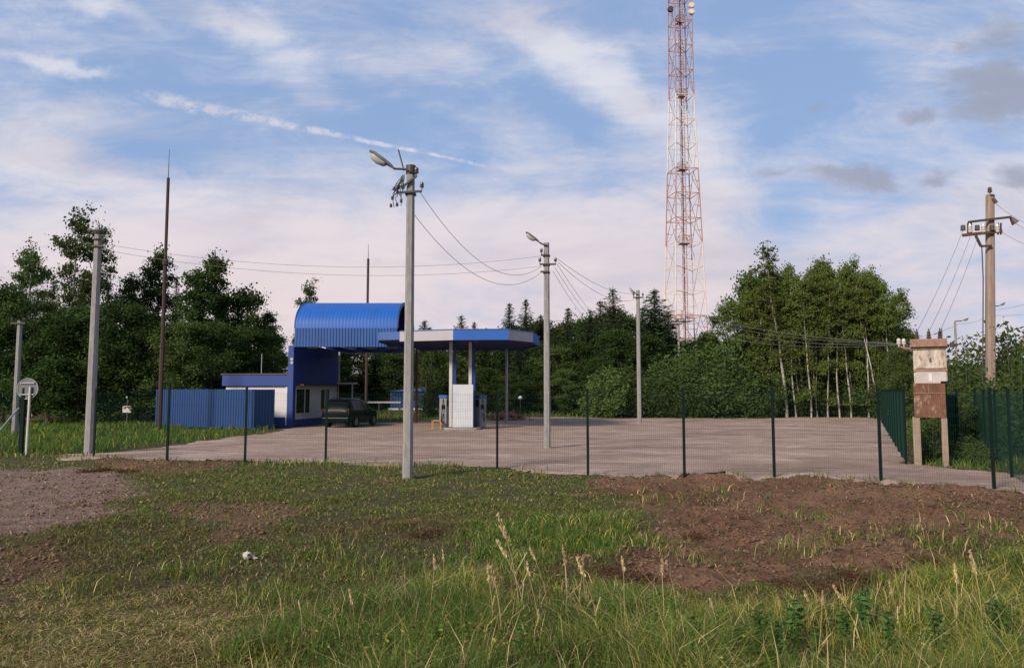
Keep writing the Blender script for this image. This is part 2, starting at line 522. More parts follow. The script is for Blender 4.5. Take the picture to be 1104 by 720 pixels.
class MB:
    def __init__(self):
        self.v, self.f = [], []
        self.M = Matrix.Identity(4)

    def add(self, vs, fs):
        n = len(self.v)
        for p in vs:
            self.v.append(self.M @ Vector(p))
        self.f += [tuple(i + n for i in q) for q in fs]
        return self

    def box(self, c, s, rz=0.0, rot=None):
        m = rot or Matrix.Rotation(rz, 3, 'Z')
        c = Vector(c)
        vs = [c + m @ Vector((x * s[0] / 2, y * s[1] / 2, z * s[2] / 2)) for z in (-1, 1) for y in (-1, 1) for x in (-1, 1)]
        return self.add(vs, [(0, 2, 3, 1), (4, 5, 7, 6), (0, 1, 5, 4), (2, 6, 7, 3), (0, 4, 6, 2), (1, 3, 7, 5)])

    def bar(self, a, b, w, h=None):
        a, b = Vector(a), Vector(b)
        h = h or w
        q = (b - a).to_track_quat('Z', 'Y').to_matrix()
        return self.box((a + b) / 2, (w, h, (b - a).length), rot=q)

    def tube(self, pts, r, n=8, caps=True):
        pts = [Vector(p) for p in pts]
        rs = r if isinstance(r, (list, tuple)) else [r] * len(pts)
        vs, fs = [], []
        ref = None
        for i, p in enumerate(pts):
            d = (pts[min(i + 1, len(pts) - 1)] - pts[max(i - 1, 0)])
            d = d.normalized() if d.length > 1e-9 else Vector((0, 0, 1))
            if ref is None:
                ref = Vector((1, 0, 0)) if abs(d.x) < 0.8 else Vector((0, 1, 0))
            e1 = (ref - d * ref.dot(d)).normalized()
            ref = e1
            e2 = d.cross(e1)
            for k in range(n):
                a = 2 * math.pi * k / n
                vs.append(p + (e1 * math.cos(a) + e2 * math.sin(a)) * rs[i])
        for i in range(len(pts) - 1):
            for k in range(n):
                k2 = (k + 1) % n
                fs.append((i * n + k, i * n + k2, (i + 1) * n + k2, (i + 1) * n + k))
        if caps:
            fs.append(tuple(range(n))[::-1])
            fs.append(tuple((len(pts) - 1) * n + k for k in range(n)))
        return self.add(vs, fs)

    def lathe(self, base, axis, prof, n=10):
        base, axis = Vector(base), Vector(axis).normalized()
        return self.tube([base + axis * t for t, _ in prof], [max(r, 1e-4) for _, r in prof], n)

    def prism(self, poly, z0, z1):
        n = len(poly)
        vs = [(x, y, z0) for x, y in poly] + [(x, y, z1) for x, y in poly]
        fs = [tuple(range(n))[::-1], tuple(range(n, 2 * n))]
        fs += [(i, (i + 1) % n, n + (i + 1) % n, n + i) for i in range(n)]
        return self.add(vs, fs)

    def build(self, name, m, parent=None, smooth=False, bevel=0.0, origin=None):
        me = bpy.data.meshes.new(name)
        o = bpy.data.objects.new(name, me)
        COL.objects.link(o)
        off = rootloc(parent) if parent else Vector(origin or (0, 0, 0))
        me.from_pydata([tuple(p - off) for p in self.v], [], self.f)
        if parent:
            o.parent = parent
        else:
            o.location = off
        bm = bmesh.new()
        bm.from_mesh(me)
        bmesh.ops.recalc_face_normals(bm, faces=bm.faces)
        if bevel:
            ed = [e for e in bm.edges if len(e.link_faces) == 2 and e.calc_face_angle(0) > 0.6]
            bmesh.ops.bevel(bm, geom=ed, offset=bevel, segments=2, affect='EDGES', profile=0.6)
        bm.to_mesh(me)
        bm.free()
        me.materials.append(MATS[m] if isinstance(m, str) else m)
        if smooth:
            me.polygons.foreach_set('use_smooth', [True] * len(me.polygons))
            try:
                me.set_sharp_from_angle(angle=R(40))
            except Exception:
                pass
        return o


def np_mesh(name, verts, faces4, m, faces3=None, parent=None, tint=None, smooth=False):
    me = bpy.data.meshes.new(name)
    nv = len(verts)
    n4 = 0 if faces4 is None else len(faces4)
    n3 = 0 if faces3 is None else len(faces3)
    me.vertices.add(nv)
    me.vertices.foreach_set('co', np.asarray(verts, np.float32).ravel())
    me.loops.add(n4 * 4 + n3 * 3)
    me.polygons.add(n4 + n3)
    li = []
    if n4:
        li.append(np.asarray(faces4, np.int32).ravel())
    if n3:
        li.append(np.asarray(faces3, np.int32).ravel())
    me.loops.foreach_set('vertex_index', np.concatenate(li))
    st = np.concatenate([np.arange(n4) * 4, n4 * 4 + np.arange(n3) * 3]).astype(np.int32)
    me.polygons.foreach_set('loop_start', st)
    if smooth:
        me.polygons.foreach_set('use_smooth', np.ones(n4 + n3, bool))
    me.update(calc_edges=True)
    if tint is not None:
        a = me.attributes.new('tint', 'FLOAT_COLOR', 'POINT')
        a.data.foreach_set('color', np.asarray(tint, np.float32).ravel())
    o = bpy.data.objects.new(name, me)
    COL.objects.link(o)
    if parent:
        o.parent = parent
    me.materials.append(MATS[m] if isinstance(m, str) else m)
    return o


def tag(o, label=None, cat=None, group=None, kind=None):
    if label:
        o['label'] = label
    if cat:
        o['category'] = cat
    if group:
        o['group'] = group
    if kind:
        o['kind'] = kind
    return o


def empty(name, loc=(0, 0, 0)):
    o = bpy.data.objects.new(name, None)
    o.empty_display_size = 0.3
    COL.objects.link(o)
    o.location = loc
    return o


def copy_tree(o, parent=None):
    c = o.copy()
    COL.objects.link(c)
    if parent:
        c.parent = parent
    for ch in list(o.children):
        copy_tree(ch, c)
    return c

# ================================================================ GROUND
def ground_mat():
    m = bpy.data.materials.new('ground_soil')
    m.use_nodes = True
    nt = m.node_tree
    N, L = nt.nodes, nt.links
    b = N['Principled BSDF']
    b.inputs['Roughness'].default_value = 0.95
    b.inputs['Specular IOR Level'].default_value = 0.2
    tc = N.new('ShaderNodeTexCoord')

    def noise(scale, detail=6, rough=0.65, st=(1, 1, 1)):
        mp = N.new('ShaderNodeMapping')
        mp.inputs['Scale'].default_value = st
        L.new(tc.outputs['Object'], mp.inputs[0])
        n = N.new('ShaderNodeTexNoise')
        n.inputs['Scale'].default_value = scale
        n.inputs['Detail'].default_value = detail
        n.inputs['Roughness'].default_value = rough
        L.new(mp.outputs[0], n.inputs['Vector'])
        return n.outputs[0]

    def rng(x, a, b_):
        r = N.new('ShaderNodeMapRange')
        r.inputs['From Min'].default_value, r.inputs['From Max'].default_value = a, b_
        L.new(x, r.inputs['Value'])
        return r.outputs[0]

    def mix(f, a, c):
        x = N.new('ShaderNodeMix')
        x.data_type = 'RGBA'
        L.new(f, x.inputs[0])
        for s, v in ((x.inputs[6], a), (x.inputs[7], c)):
            if isinstance(v, tuple):
                s.default_value = (*v, 1)
            else:
                L.new(v, s)
        return x.outputs[2]

    def attr(name):
        a = N.new('ShaderNodeAttribute')
        a.attribute_name = name
        return a.outputs['Fac']
    fine = noise(22, 8, 0.7)
    mid = noise(3.2, 7, 0.65)
    big = noise(0.5, 5, 0.6)
    turf = mix(rng(mid, .38, .62), (0.080, 0.086, 0.030), (0.145, 0.100, 0.056))
    rough_ = noise(7.5, 8, .75)  # also drives dark pockets below: crevice shade put into the soil colour
    turf = mix(rng(fine, .46, .62), turf, (0.030, 0.028, 0.016))
    turf = mix(rng(rough_, .54, .66), turf, (0.036, 0.030, 0.019))
    dirt = mix(rng(mid, .36, .66), (0.225, 0.120, 0.068), (0.130, 0.070, 0.043))
    dirt = mix(rng(big, .42, .66), dirt, (0.290, 0.166, 0.100))
    dirt = mix(rng(fine, .50, .64), dirt, (0.050, 0.030, 0.024))
    dirt = mix(rng(rough_, .55, .64), dirt, (0.046, 0.029, 0.022))
    mud = mix(rng(mid, .36, .62), (0.33, 0.225, 0.18), (0.20, 0.132, 0.105))
    mud = mix(rng(fine, .52, .68), mud, (0.075, 0.056, 0.05))
    mud = mix(rng(rough_, .55, .66), mud, (0.085, 0.064, 0.056))
    straw = mix(rng(mid, .40, .62), (0.20, 0.155, 0.095), (0.10, 0.08, 0.048))
    straw = mix(rng(fine, .52, .7), straw, (0.05, 0.04, 0.026))
    col = mix(attr('straw'), turf, straw)
    col = mix(attr('dirt'), col, dirt)
    col = mix(attr('mud'), col, mud)
    L.new(col, b.inputs['Base Color'])
    bp = N.new('ShaderNodeBump')
    bp.inputs['Strength'].default_value = 1.0
    bp.inputs['Distance'].default_value = 0.07
    hh = N.new('ShaderNodeMath')
    hh.operation = 'MULTIPLY_ADD'
    L.new(rough_, hh.inputs[0])
    hh.inputs[1].default_value = 2.2
    L.new(fine, hh.inputs[2])
    L.new(hh.outputs[0], bp.inputs['Height'])
    L.new(bp.outputs[0], b.inputs['Normal'])
    return m


def zone_masks(x, y):
    w = 0.55 * fbm(x * .9, y * .9, 4, 31) + 0.25 * fbm(x * 3.5, y * 3.5, 3, 32)
    dirt = sst(sdist(x, y, DIRT_R) + 1.1 * w, -0.15, 0.35)
    for p in SCRAPES:
        dirt = np.maximum(dirt, 0.8 * sst(sdist(x, y, p) + 0.9 * w, -0.1, 0.45))
    dirt = np.maximum(dirt, 0.75 * sst(fbm(x * .7, y * .7, 4, 35), 0.20, 0.42) * sst(y, 6, 9) * sst(-y, -20, -17))
    mud = sst(sdist(x, y, DIRT_L) + 1.2 * w, -0.2, 0.5)
    straw = sst(sdist(x, y, STRAW) + 1.5 * w, -0.5, 0.5)
    return dirt, mud, straw


def axis(parts):
    out = []
    for a, b, s in parts:
        n = max(1, int(round((b - a) / s)))
        out += list(np.linspace(a, b, n + 1)[:-1])
    out.append(parts[-1][1])
    return np.array(out)


def grid_faces(nx, ny):
    i = np.arange(nx * ny).reshape(ny, nx)
    return np.stack([i[:-1, :-1], i[:-1, 1:], i[1:, 1:], i[1:, :-1]], -1).reshape(-1, 4)


xs = axis([(-2500, -900, 400), (-900, -300, 150), (-300, -80, 40), (-80, -32, 4), (-32, -14, .35), (-14, 15, .11), (15, 32, .35), (32, 80, 4), (80, 300, 40), (300, 900, 150), (900, 2500, 400)])
ys = axis([(-2500, -900, 400), (-900, -200, 120), (-200, -20, 20), (-20, 2, 1.2), (2, 12, .09), (12, 22, .14), (22, 66, .5), (66, 120, 6), (120, 300, 40), (300, 900, 150), (900, 2500, 400)])
X, Y = np.meshgrid(xs, ys)
X, Y = X.ravel(), Y.ravel()
Z = height(X, Y)
lot_sd = sdist(X, Y, LOT)
Z = Z - 0.10 * sst(lot_sd, 0.5, 1.1)
g = np_mesh('ground', np.stack([X, Y, Z], -1), grid_faces(len(xs), len(ys)), ground_mat(), smooth=True)
for nm, arr in zip(('dirt', 'mud', 'straw'), zone_masks(X, Y)):
    a = g.data.attributes.new(nm, 'FLOAT', 'POINT')
    a.data.foreach_set('value', arr.astype(np.float32))
tag(g, 'rough ground of mown grass, scraped soil and mud before the station', 'ground', kind='structure')


def gravel_mat():
    m = bpy.data.materials.new('gravel')
    m.use_nodes = True
    nt = m.node_tree
    N, L = nt.nodes, nt.links
    b = N['Principled BSDF']
    b.inputs['Roughness'].default_value = 0.95
    b.inputs['Specular IOR Level'].default_value = 0.15
    tc = N.new('ShaderNodeTexCoord')

    def noise(scale, st=(1, 1, 1), detail=6, rot=0.0, rough=.65, dist=0.0):
        mp = N.new('ShaderNodeMapping')
        mp.inputs['Scale'].default_value = st
        mp.inputs['Rotation'].default_value = (0, 0, rot)
        L.new(tc.outputs['Object'], mp.inputs[0])
        n = N.new('ShaderNodeTexNoise')
        n.inputs['Scale'].default_value = scale
        n.inputs['Detail'].default_value = detail
        n.inputs['Roughness'].default_value = rough
        n.inputs['Distortion'].default_value = dist
        L.new(mp.outputs[0], n.inputs['Vector'])
        return n.outputs[0]

    def rng(x, a, c, lo=0.0, hi=1.0):
        r = N.new('ShaderNodeMapRange')
        r.inputs['From Min'].default_value, r.inputs['From Max'].default_value = a, c
        r.inputs['To Min'].default_value, r.inputs['To Max'].default_value = lo, hi
        L.new(x, r.inputs['Value'])
        return r.outputs[0]

    def mix(f, a, c):
        x = N.new('ShaderNodeMix')
        x.data_type = 'RGBA'
        L.new(f, x.inputs[0])
        for s, v in ((x.inputs[6], a), (x.inputs[7], c)):
            if isinstance(v, tuple):
                s.default_value = (*v, 1)
            else:
                L.new(v, s)
        return x.outputs[2]
    a = mix(rng(noise(.35, (1, 1, 1)), .35, .65), GRAVEL_A, GRAVEL_B)
    a = mix(rng(noise(.34, (.55, 1.0, 1), 9, R(12), dist=1.6, rough=.72), .46, .64, 0, .75), a, GRAVEL_D)       # wheel tracks
    a = mix(rng(noise(.42, (.50, 1.05, 1), 9, R(-16), dist=1.6, rough=.74), .50, .64, 0, .75), a, GRAVEL_C)
    fine = noise(14, (1, 1, 1), 8, rough=.75)
    a = mix(rng(fine, .50, .68, 0, .85), a, GRAVEL_D)
    a = mix(rng(noise(30, (1, 1, 1), 4, rough=.8), .60, .72, 0, .6), a, GRAVEL_C)
    L.new(a, b.inputs['Base Color'])
    bp = N.new('ShaderNodeBump')
    bp.inputs['Strength'].default_value = 0.7
    bp.inputs['Distance'].default_value = 0.03
    L.new(fine, bp.inputs['Height'])
    L.new(bp.outputs[0], b.inputs['Normal'])
    return m


GRAVEL_A, GRAVEL_B = (0.335, 0.248, 0.205), (0.245, 0.174, 0.140)
GRAVEL_C, GRAVEL_D = (0.44, 0.345, 0.295), (0.150, 0.100, 0.078)
lx, ly = axis([(-26, 34, .25)]), axis([(12, 24, .16), (24, 62, .35)])
GX, GY = np.meshgrid(lx, ly)
gx, gy = GX.ravel(), GY.ravel()
sd_l = sdist(gx, gy, LOT) + 0.75 * fbm(gx * .7, gy * .7, 4, 41) + 0.25 * fbm(gx * 4, gy * 4, 2, 42)
gz = height(gx, gy) + 0.02 - 0.09 * sst(-sd_l, -0.15, 0.35) + 0.012 * fbm(gx * 2.5, gy * 2.5, 3, 44) + 0.06 * np.abs(fbm(gx * .35, gy * 1.2, 4, 45))
ff = grid_faces(len(lx), len(ly))
keep = (sd_l[ff] > -0.4).all(1)
ff = ff[keep]
used = np.unique(ff)
remap = np.full(len(gx), -1)
remap[used] = np.arange(len(used))
lot = np_mesh('gravel_lot', np.stack([gx, gy, gz], -1)[used], remap[ff], gravel_mat(), smooth=True)
tag(lot, 'bare pinkish gravel forecourt with tyre tracks inside the mesh fence', 'forecourt', kind='structure')

# ================================================================ STATION BUILDING
def ribs(mb, a, b, z0, z1, n, depth, out):
    """vertical profiled sheet along a-b, ridges standing out by depth"""
    a, b, out = Vector((*a, 0)), Vector((*b, 0)), Vector((*out, 0)).normalized()
    prof = []
    for i in range(n):
        for f, h in ((0.0, 0), (0.30, 0), (0.42, 1), (0.78, 1), (0.90, 0)):
            prof.append(((i + f) / n, h))
    prof.append((1.0, 0))
    vs = []
    for t, h in prof:
        p = a.lerp(b, t) + out * (depth * h)
        q = a.lerp(b, t) - out * 0.012
        vs += [(p.x, p.y, z0), (p.x, p.y, z1), (q.x, q.y, z0), (q.x, q.y, z1)]
    fs = []
    for i in range(len(prof) - 1):
        k = 4 * i
        fs += [(k, k + 4, k + 5, k + 1), (k + 2, k + 3, k + 7, k + 6), (k + 1, k + 5, k + 7, k + 3), (k, k + 2, k + 6, k + 4)]
    e = 4 * (len(prof) - 1)
    fs += [(0, 1, 3, 2), (e, e + 2, e + 3, e + 1)]
    mb.add(vs, fs)
    return mb


pA, pB = Vector((-12.70, 42.8, 0)), Vector((-11.72, 49.6, 0))
pC, pD = Vector((-17.2, 49.9, 0)), Vector((-16.75, 43.4, 0))
wall_dir = (pB - pA).normalized()
wall_len = (pB - pA).length
wall_n = Vector((wall_dir.y, -wall_dir.x, 0))
front_dir = (pD - pA).normalized()
front_n = Vector((front_dir.y, -front_dir.x, 0))
if front_n.y > 0:
    front_n = -front_n


def on_wall(t, z, off=0.0):
    return pA + wall_dir * (t * wall_len) + wall_n * off + Vector((0, 0, z))


def wall_slab(mb, t0, t1, z0, z1, o0, o1):
    pts = [on_wall(t0, 0, o0), on_wall(t1, 0, o0), on_wall(t1, 0, o1), on_wall(t0, 0, o1)]
    return mb.prism([(p.x, p.y) for p in pts], z0, z1)


def front_slab(mb, t0, t1, z0, z1, o0, o1):
    ln = (pD - pA).length
    pts = [pA + front_dir * (t * ln) + front_n * o for t, o in ((t0, o0), (t1, o0), (t1, o1), (t0, o1))]
    return mb.prism([(p.x, p.y) for p in pts], z0, z1)


st = tag(empty('station_building', (pA.x, pA.y, 0)), 'blue and white petrol station building with barrel roof on its right', 'building')
core = MB()
core.prism([(p.x, p.y) for p in (pA, pB, pC, pD)], 0.0, 3.0)
core.build('white_wall', 'white_panel', st)
m = MB()
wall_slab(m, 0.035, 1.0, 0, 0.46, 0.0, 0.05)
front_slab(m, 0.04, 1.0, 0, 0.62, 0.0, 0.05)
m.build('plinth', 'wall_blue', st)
m = MB()
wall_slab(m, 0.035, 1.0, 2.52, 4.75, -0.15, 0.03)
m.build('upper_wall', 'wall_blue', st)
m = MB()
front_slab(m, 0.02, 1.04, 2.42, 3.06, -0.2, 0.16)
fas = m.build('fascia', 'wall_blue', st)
m = MB()
a0, d0 = pA - front_dir * 0.0 + front_n * 0.2, pD + front_dir * 0.25 + front_n * 0.2
m.prism([(a0.x, a0.y), (d0.x, d0.y), (pC.x - .2, pC.y + .2), (pB.x - 0.3, pB.y + .2)], 3.062, 3.14)
m.build('wing_roof', 'dark_steel', st)
m = MB()
m.box((pA.x - .02, pA.y - .02, 2.37), (0.34, 0.34, 4.74), rz=R(-10))
m.build('corner_column', 'wall_blue', st, bevel=.01)
for c in (front_dir * 0.30 + front_n * 0.03, wall_dir * 0.27 + wall_n * 0.02):
    p = pA + c
    m = MB()
    m.box((p.x, p.y, 1.62), (0.09, 0.09, 2.1 if c.x > 0 else 2.9), rz=R(-10))
    m.build('corner_strip', 'white_paint', st)
m = MB()
wall_slab(m, 0.03, 0.97, 2.44, 2.52, 0.03, 0.62)
m.build('awning', 'dark_red_trim', st)


def window(t0, t1, z0, z1, mull, parent, fr='white_paint'):
    g_ = MB()
    wall_slab(g_, t0, t1, z0, z1, -0.05, 0.012)
    g_ = g_.build('window', 'window_glass', parent)
    f_ = MB()
    w = 0.075 / wall_len
    wall_slab(f_, t0 - w, t0, z0 - .07, z1 + .07, 0.0, 0.045)
    wall_slab(f_, t1, t1 + w, z0 - .07, z1 + .07, 0.0, 0.045)
    wall_slab(f_, t0, t1, z1, z1 + .07, 0.0, 0.043)
    wall_slab(f_, t0, t1, z0 - .07, z0, 0.0, 0.043)
    for q in mull:
        tt = t0 + (t1 - t0) * q
        wall_slab(f_, tt - w / 2, tt + w / 2, z0, z1, 0.013, 0.040)
    f_.build('frame', fr, g_)
    return g_


window(0.075, 0.36, 0.82, 2.22, (0.62,), st)
window(0.60, 0.80, 0.95, 2.2, (0.5,), st)
m = MB()
wall_slab(m, 0.855, 0.975, 0.47, 2.3, -0.02, 0.035)
dr = m.build('door', 'white_board', st)
m = MB()
wall_slab(m, 0.872, 0.885, 1.2, 1.35, 0.035, 0.09)
m.build('handle', 'dark_steel', dr)
m = MB()
for z in (3.75, 3.95):
    p = on_wall(-0.01, z, 0.12) + front_n * 0.2
    m.tube([p, p + front_n * .12], [.05, .09], 8)
m.build('floodlight', 'galv_steel', st)
m = MB()
m.tube([(-15.1, 44.6, 3.1), (-15.1, 44.6, 4.35)], .03, 6)
m.build('vent_pipe', 'galv_steel', st)
# porch lamp box at the far end of the wall
m = MB()
p = on_wall(1.0, 0, 0.25)
m.box((p.x + .45, p.y, 2.62), (1.1, 1.2, .12))
m.build('porch_roof', 'pale_fascia', st)
m = MB()
for dx in (-.02, .92):
    m.bar((p.x + dx, p.y - .55, 0), (p.x + dx, p.y - .55, 2.56), .08)
m.bar((p.x - .04, p.y - .30, 2.68), (p.x - .04, p.y - .30, 4.7), .11)
m.build('porch_post', 'pale_fascia', st)

# barrel roof over the driveway
RX0, RX1, RY0, RY1 = -12.55, -6.62, 42.55, 49.75
Z_LOW, Z_SPR, Z_TOP = 4.66, 5.72, 7.56
yc, hw = (RY0 + RY1) / 2, (RY1 - RY0) / 2


def arch(k, n, inner=0.0):
    a = math.pi * k / n
    ca, sa = math.cos(a), math.sin(a)
    e = 0.93
    yy = yc - (hw - inner) * math.copysign(abs(ca) ** e, ca)
    zz = Z_SPR + (Z_TOP - Z_SPR - inner) * (sa ** e)
    return yy, zz


m = MB()
n = 20
nr = 30
vs, fs = [], []
cols = []
for i in range(nr):
    for f, h in ((0, 0), (.45, 0), (.55, 1), (.9, 1)):
        cols.append(((i + f) / nr, h))
cols.append((1, 0))
for t, h in cols:
    xx = RX0 + (RX1 - RX0) * t
    for k in range(n + 1):
        yy, zz = arch(k, n)
        vs.append((xx, yy, zz + 0.007 * h))
for i in range(len(cols) - 1):
    for k in range(n):
        p = i * (n + 1) + k
        fs.append((p, p + n + 1, p + n + 2, p + 1))
m.add(vs, fs)
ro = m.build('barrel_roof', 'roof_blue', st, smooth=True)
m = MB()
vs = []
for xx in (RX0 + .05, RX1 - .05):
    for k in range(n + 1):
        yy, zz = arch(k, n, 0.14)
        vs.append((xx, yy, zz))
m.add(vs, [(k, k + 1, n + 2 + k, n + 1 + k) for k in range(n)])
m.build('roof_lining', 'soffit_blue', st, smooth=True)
for xx in (RX0, RX1):
    m = MB()
    vs = []
    for k in range(n + 1):
        for inn, dx in ((0.0, -.04), (0.0, .04), (0.15, .04), (0.15, -.04)):
            yy, zz = arch(k, n, inn)
            vs.append((xx + dx, yy, zz + (0.035 if inn == 0 else 0)))
    fs = []
    for k in range(n):
        for j in range(4):
            fs.append((4 * k + j, 4 * k + (j + 1) % 4, 4 * k + 4 + (j + 1) % 4, 4 * k + 4 + j))
    m.add(vs, fs)
    m.build('verge_trim', 'wall_blue', ro)
for (a, b, o) in (((RX0, RY0), (RX1, RY0), (0, -1)), ((RX1, RY1), (RX0, RY1), (0, 1))):
    m = ribs(MB(), a, b, Z_LOW, Z_SPR + .02, 34, .035, o)
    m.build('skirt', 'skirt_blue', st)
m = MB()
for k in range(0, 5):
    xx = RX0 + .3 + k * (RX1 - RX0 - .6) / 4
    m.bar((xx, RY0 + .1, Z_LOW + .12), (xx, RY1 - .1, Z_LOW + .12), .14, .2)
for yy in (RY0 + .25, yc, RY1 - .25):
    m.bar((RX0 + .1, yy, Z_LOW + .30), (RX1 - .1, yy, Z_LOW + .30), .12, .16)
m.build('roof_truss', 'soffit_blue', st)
for xx in (-11.6, -9.4, -8.2, -7.0):
    m = MB()
    m.box((xx, RY0 + .45, Z_LOW - .03), (.62, .26, .10))
    m.build('soffit_lamp', 'lamp_housing', st, bevel=.02)
m = MB()
m.tube([(-6.35, 49.3, 0), (-6.35, 49.3, Z_LOW + .3)], .09, 10)
m.build('roof_column', 'rust_steel', st)

# ================================================================ PUMP CANOPY
cp = tag(empty('pump_canopy', (-1.9, 41.5, 0)), 'flat blue and white canopy over the pumps, joined to the barrel roof', 'canopy')
CAN = [(-7.3, 40.1), (-3.08, 38.5), (-0.18, 38.25), (1.15, 40.3), (1.62, 44.0), (0.6, 48.6), (-6.1, 48.8), (-6.1, 42.5), (-7.3, 42.5)]
CZ0, CZ1 = 4.78, 5.31


def inset(poly, d):
    c = Vector((sum(p[0] for p in poly) / len(poly), sum(p[1] for p in poly) / len(poly)))
    out = []
    for p in poly:
        q = Vector(p)
        q = q + (c - q).normalized() * d
        out.append((q.x, q.y))
    return out


m = MB()
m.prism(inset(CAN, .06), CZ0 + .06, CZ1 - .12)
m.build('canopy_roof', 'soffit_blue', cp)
for i, mt in enumerate(('pale_fascia', 'roof_blue', 'pale_fascia', 'roof_blue', 'roof_blue', 'roof_blue', 'skirt_blue', None, 'roof_blue')):
    if not mt:
        continue
    a, b = CAN[i], CAN[(i + 1) % len(CAN)]
    d = Vector((b[0] - a[0], b[1] - a[1])).normalized()
    nn = Vector((d.y, -d.x))
    q = [a, b, (b[0] - nn.x * .06, b[1] - nn.y * .06), (a[0] - nn.x * .06, a[1] - nn.y * .06)]
    if i == 0:      # this side is coloured blue at its far end, white nearer the corner
        mid = (a[0] + (b[0] - a[0]) * .30, a[1] + (b[1] - a[1]) * .30)
        q1 = [a, mid, (mid[0] - nn.x * .06, mid[1] - nn.y * .06), q[3]]
        m = MB()
        m.prism(q1, CZ0 + .1, CZ1)
        m.build('fascia', 'skirt_blue', cp)
        q = [mid, b, q[2], q1[2]]
    m = MB()
    m.prism(q, CZ0, CZ1)
    f_ = m.build('fascia', mt, cp)
    m = MB()
    m.prism([(p[0] + nn.x * .02, p[1] + nn.y * .02) for p in q], CZ1 + .002, CZ1 + .05)
    m.build('cap_strip', 'skirt_blue', f_)
for (x, y, mt) in ((-3.38, 40.85, 'white_paint'), (-3.17, 40.9, 'wall_blue'), (-2.32, 41.1, 'white_paint'), (-2.12, 41.15, 'wall_blue')):
    m = MB()
    m.box((x, y, CZ0 / 2 + .12), (.17, .17, CZ0 - .1), rz=R(4))
    m.build('column', mt, cp, bevel=.01)
p = ground(547, 447)
m = MB()
m.tube([(-0.35, 48.2, hz(-.35, 48.2) - .1), (-0.35, 48.2, CZ0 + .1)], .095, 10)
m.build('rear_column', 'galv_steel', cp)
m = MB()
m.tube([(-2.0, 40.3, CZ0 - .01), (-2.0, 40.3, CZ0 + .07)], .12, 10)
m.build('soffit_lamp', 'lamp_housing', cp)

# island kerb, board and dispensers
kb = MB()
pts = []
for k in range(28):
    a = 2 * math.pi * k / 28
    ca, sa = math.cos(a), math.sin(a)
    pts.append((-2.72 + 1.02 * math.copysign(abs(ca) ** .5, ca), 41.15 + 1.1 * math.copysign(abs(sa) ** .5, sa)))
kb.prism(pts, -.03, .14)
tag(kb.build('island_kerb', 'kerb', None, bevel=.02, origin=(-2.72, 41.15, 0)), 'raised concrete kerb island under the petrol pumps and white board', 'kerb')
bd = tag(empty('display_board', (-2.68, 40.55, .14)), 'tall blank white board standing between the canopy columns', 'board')
m = MB()
m.box((-2.68, 40.55, 1.32), (1.12, .16, 2.32), rz=R(3))
m.build('panel', 'white_board', bd, bevel=.02)
m = MB()
for s in (-1, 1):
    m.box((-2.68 + s * .52, 40.62 + s * .03, 1.30), (.10, .24, 2.38), rz=R(3))
m.build('frame', 'wall_blue', bd)


def dispenser(x, y, rz, label):
    d = tag(empty('fuel_dispenser', (0, 0, 0)), label, 'fuel pump', 'fuel dispensers on the island')
    b = MB()
    b.box((0, 0, .80), (.55, .48, 1.6))
    bo = b.build('cabinet', 'dispenser_grey', d, bevel=.03)
    b = MB()
    b.box((0, -.245, 1.32), (.42, .02, .36))
    b.build('display', 'dark_glass', bo)
    b = MB()
    b.box((0, 0, 1.68), (.62, .52, .16))
    b.build('top_cover', 'skirt_blue', d, bevel=.02)
    for s in (-1, 1):
        b = MB()
        pt = []
        for k in range(14):
            t = k / 13
            pt.append((s * (.30 + .18 * math.sin(math.pi * t)), -.05, 1.55 - 1.25 * math.sin(math.pi * t * .78)))
        b.tube(pt, .022, 6)
        h = b.build('hose', 'rubber', d)
        b = MB()
        b.box((s * .31, -.06, 1.12), (.06, .18, .22))
        b.build('nozzle', 'black_plastic', h)
    d.location = (x, y, .14)
    d.rotation_euler = (0, 0, rz)
    return d


dispenser(-3.68, 41.2, R(60), 'grey fuel dispenser left of the tall white board')
dispenser(-1.78, 41.35, R(-50), 'grey fuel dispenser right of the tall white board')
fr = MB()
gx_, gy_ = -4.12, 40.6
for dx in (-.22, .22):
    fr.bar((gx_ + dx, gy_ - .1, 0), (gx_ + dx, gy_ - .1, .55), .06)
    fr.bar((gx_ + dx, gy_ + .25, 0), (gx_ + dx, gy_ + .25, .55), .06)
    fr.bar((gx_ + dx, gy_ - .1, .52), (gx_ + dx, gy_ + .25, .52), .06)
fr.bar((gx_ - .22, gy_ - .1, .52), (gx_ + .22, gy_ - .1, .52), .06)
fr.bar((gx_ - .22, gy_ + .25, .52), (gx_ + .22, gy_ + .25, .52), .06)
tag(fr.build('pump_barrier', 'orange_paint', None, origin=(gx_, gy_, 0)), 'low orange guard frame at the left end of the pump island', 'barrier')

# ================================================================ BLUE SHEET FENCE, SHED, BACK RAIL
P0, P1, P2 = (-21.3, 44.4), (-14.2, 40.6), (-13.3, 41.6)
sf = tag(empty('sheet_fence', (P1[0], P1[1], 0)), 'solid blue corrugated sheet fence left of the station building', 'fence')
for a, b, nrib in ((P0, P1, 40), (P1, P2, 7)):
    d = Vector((b[0] - a[0], b[1] - a[1])).normalized()
    o = (d.y, -d.x)
    m = ribs(MB(), a, b, .05, 2.22, nrib, .03, o)
    m.build('sheet_panel', 'sheet_blue', sf)
for t in np.linspace(0, 1, 5):
    x, y = P0[0] + (P1[0] - P0[0]) * t, P0[1] + (P1[1] - P0[1]) * t
    m = MB()
    m.bar((x + .05, y + .08, 0), (x + .05, y + .08, 2.15), .07)
    m.build('post', 'dark_steel', sf)

